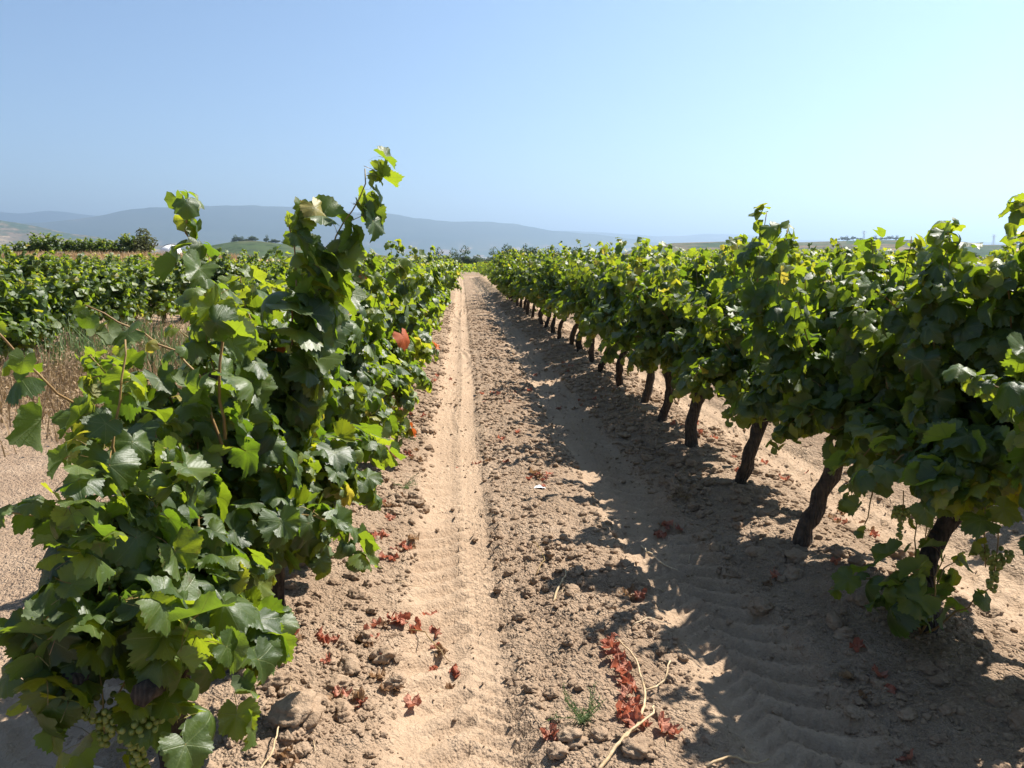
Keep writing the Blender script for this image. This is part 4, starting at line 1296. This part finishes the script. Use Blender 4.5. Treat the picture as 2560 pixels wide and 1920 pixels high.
# dark trees standing past the far end of the rut
for px, dist, h, w in ((432, 165, 3.2, 4.5), (443, 170, 4.6, 5), (452, 160, 4.2, 4.5), (462, 172, 5.0, 5.2), (474, 165, 3.6, 4.6), (486, 168, 3.4, 4.2), (498, 180, 5.0, 5.5), (508, 190, 7.2, 6), (518, 196, 6.4, 5), (528, 195, 7.6, 5.5), (540, 200, 5.6, 5.5), (420, 172, 3.0, 4), (556, 205, 5, 5), (575, 210, 5.4, 6)):
    az = math.atan((px - 512) / F) + math.radians(3.63)
    tree(dist * math.sin(az), dist * math.cos(az), h * .80, w * .75, 'dark green tree in the thicket past the far end of the rut', 'trees past the end of the rut')
# scrub on the right-hand slope
for k in range(26):
    px = 820 + k * 9 + RNG.normal(0, 8); dist = RNG.uniform(150, 260)
    az = math.atan((px - 512) / F) + math.radians(3.63)
    h = RNG.uniform(1.3, 2.6)
    tree(dist * math.sin(az), dist * math.cos(az), h, h * RNG.uniform(1.3, 1.9), 'dark scrub bush on the slope under the flat topped hill', 'scrub below the flat topped hill', RNG.random() < .4, name='scrub_bush')
# trees strung along the crest of the flat hill
for px in (838, 842, 848, 853, 868, 874, 878, 884, 890, 920, 936, 940, 1003, 1010, 1016, 1022):
    az = math.atan((px - 512) / F) + math.radians(3.63)
    hh = np.interp(math.degrees(az), *np.array(profile(rh_pts, 1700)).T)
    tree(1700 * math.sin(az), 1700 * math.cos(az), RNG.uniform(5, 9), RNG.uniform(9, 14), 'tiny dark tree on the crest of the flat topped hill', 'trees on the hill crest', z=float(hh) - 1)
# bushes on the knoll and valley
for k in range(16):
    px = RNG.uniform(232, 300); az = math.atan((px - 512) / F) + math.radians(3.63)
    hh = np.interp(math.degrees(az), *np.array(profile(kn_pts, 900)).T)
    tree(900 * math.sin(az), 900 * math.cos(az), RNG.uniform(3, 7), RNG.uniform(5, 10), 'tiny dark tree on the brown knoll across the valley', 'trees on the knoll', z=float(hh) - 1)
tree(-19.6, 51.6, 1.9, 2.3, 'round olive green bush at the end of the bank vines', bush=True, name='bush', z=gz(-19.6, 51.6))
tree(-3.2, 33.0, 1.75, 1.9, 'bare twiggy grey bush behind the tall shoots', bush=True, name='bush', z=gz(-3.2, 33.0))

o = lumpy('wrapped_bundle', (.62, .5, .46), 8, M_WHITE, (-17.6, 49.8, gz(-17.6, 49.8) + .42), 'white plastic wrapped bundle beside the olive bush on the bank', 'bundle', .22)
for k, (ax, rz) in enumerate(((0, 0), (1, .5))):
    th = np.linspace(0, 2 * np.pi, 28)
    V0 = np.stack([np.cos(th) * (.66), np.zeros(28), np.sin(th) * .50], -1) if ax == 0 else np.stack([np.zeros(28) + .15, np.cos(th) * .54, np.sin(th) * .50], -1)
    V_, T_ = tube(V0, np.full(28, .018), 5)
    link('strap', tri_mesh('strap', V_, T_, (M_STEEL,)), o)

# ------------------------------------------------------------------ hut, pylons, village
def hut(x, y, z, w, d, h, label, cat='building', group=None, wall=M_WALL, gable=True, name='house', door=True):
    root = empty(name, (x, y, z), label, cat, group)
    root.rotation_euler = (0, 0, RNG.uniform(-.5, .5))
    V0 = [(-w / 2, -d / 2, -1), (w / 2, -d / 2, -1), (w / 2, d / 2, -1), (-w / 2, d / 2, -1), (-w / 2, -d / 2, h), (w / 2, -d / 2, h), (w / 2, d / 2, h), (-w / 2, d / 2, h)]
    Qs = [(0, 1, 5, 4), (1, 2, 6, 5), (2, 3, 7, 6), (3, 0, 4, 7)]
    link('wall', tri_mesh('wall', V0, Qs, (wall,), smooth=False), root)
    o_ = .12 * w; e = h * .35
    R0 = [(-w / 2 - o_, -d / 2 - o_, h - .02), (w / 2 + o_, -d / 2 - o_, h - .02), (w / 2 + o_, d / 2 + o_, h - .02), (-w / 2 - o_, d / 2 + o_, h - .02), (-w / 2 - o_, 0, h + e), (w / 2 + o_, 0, h + e)]
    link('roof', tri_mesh('roof', R0 + [], [(0, 1, 5), (0, 5, 4), (2, 3, 4), (2, 4, 5), (1, 2, 5), (3, 0, 4), (0, 3, 2), (0, 2, 1)], (M_ROOF if gable else wall,), smooth=False), root)
    if door:
        link('door', tri_mesh('door', [(-w * .1, -d / 2 - .03, 0), (w * .1, -d / 2 - .03, 0), (w * .1, -d / 2 - .03, h * .65), (-w * .1, -d / 2 - .03, h * .65)], [(0, 1, 2, 3)], (M_STEEL,), smooth=False), root)
az = math.atan((1012 - 512) / F) + math.radians(3.63)
hut(215 * math.sin(az), 215 * math.cos(az), float(macro_z(215 * math.sin(az), 215 * math.cos(az))), 2.6, 2.4, 3.0, 'small tan stone hut among the scrub below the flat hill', wall=M_STONE, gable=False, name='hut')

def pylon(x, y, z, h, label):
    root = empty('pylon', (x, y, z), label, 'pylon')
    w = h * .11
    for sx in (-1, 1):
        for sy in (-1, 1):
            V_, T_ = tube([(sx * w, sy * w, -2), (sx * w * .35, sy * w * .35, h * .72), (sx * w * .35, sy * w * .35, h)], [h * .012] * 3, 4)
            link('leg', tri_mesh('leg', V_, T_, (M_PYLON,)), root)
    for k, zz in enumerate((.72, .84, .97)):
        L = h * (.20 if k != 1 else .26)
        V_, T_ = tube([(-L, 0, h * zz), (0, 0, h * (zz + .02)), (L, 0, h * zz)], [h * .008, h * .014, h * .008], 4)
        link('cross_arm', tri_mesh('cross_arm', V_, T_, (M_PYLON,)), root)
    for k in range(6):
        z0, z1 = h * .72 * k / 6, h * .72 * (k + 1) / 6
        f0, f1 = 1 - .65 * k / 6, 1 - .65 * (k + 1) / 6
        V_, T_ = join([tube([(-w * f0, s * w * f0, z0), (w * f1, s * w * f1, z1)], [h * .006] * 2, 3) for s in (-1, 1)])
        link('brace', tri_mesh('brace', V_, T_, (M_PYLON,)), root)
for px, lab in ((858, 'steel lattice pylon on the crest of the flat topped hill'), (986, 'steel lattice pylon on the low ridge beyond the notch in the hill')):
    az = math.atan((px - 512) / F) + math.radians(3.63)
    hh = np.interp(math.degrees(az), *np.array(profile(rh_pts, 1700)).T)
    pylon(1750 * math.sin(az), 1750 * math.cos(az), float(hh) - 1.5, 21, lab)
for k in range(40):
    px = RNG.uniform(415, 600) if k % 3 else RNG.uniform(300, 640); dist = RNG.uniform(3200, 5200)
    az = math.atan((px - 512) / F) + math.radians(3.63)
    x_, y_ = dist * math.sin(az), dist * math.cos(az)
    big = RNG.random() < .25
    hut(x_, y_, float(macro_z(x_, y_)), RNG.uniform(30, 70) if big else RNG.uniform(12, 24), 16, RNG.uniform(9, 14), 'tiny white building of the village on the valley floor', group='village buildings in the valley', door=False)

# ------------------------------------------------------------------ hazy air
def haze_box():
    m, nt, out = new_mat('haze')
    v = nt.nodes.new('ShaderNodeVolumePrincipled')
    v.inputs['Color'].default_value = (.57, .77, 1.0, 1)
    v.inputs['Density'].default_value = HAZE
    v.inputs['Anisotropy'].default_value = .55
    nt.links.new(v.outputs[0], out.inputs['Volume'])
    x0, x1, y0, y1, z0, z1 = -30500, 30500, -3500, 32500, -140, 860
    V0 = [(x, y, z) for z in (z0, z1) for x, y in ((x0, y0), (x1, y0), (x1, y1), (x0, y1))]
    Qs = [(3, 2, 1, 0), (4, 5, 6, 7), (0, 1, 5, 4), (1, 2, 6, 5), (2, 3, 7, 6), (3, 0, 4, 7)]
    o = link('haze', tri_mesh('haze', V0, Qs, (m,), smooth=False))
    tag(o, 'thin blue summer haze over the whole valley', kind='stuff')
HAZE = 1.4e-4
haze_box()
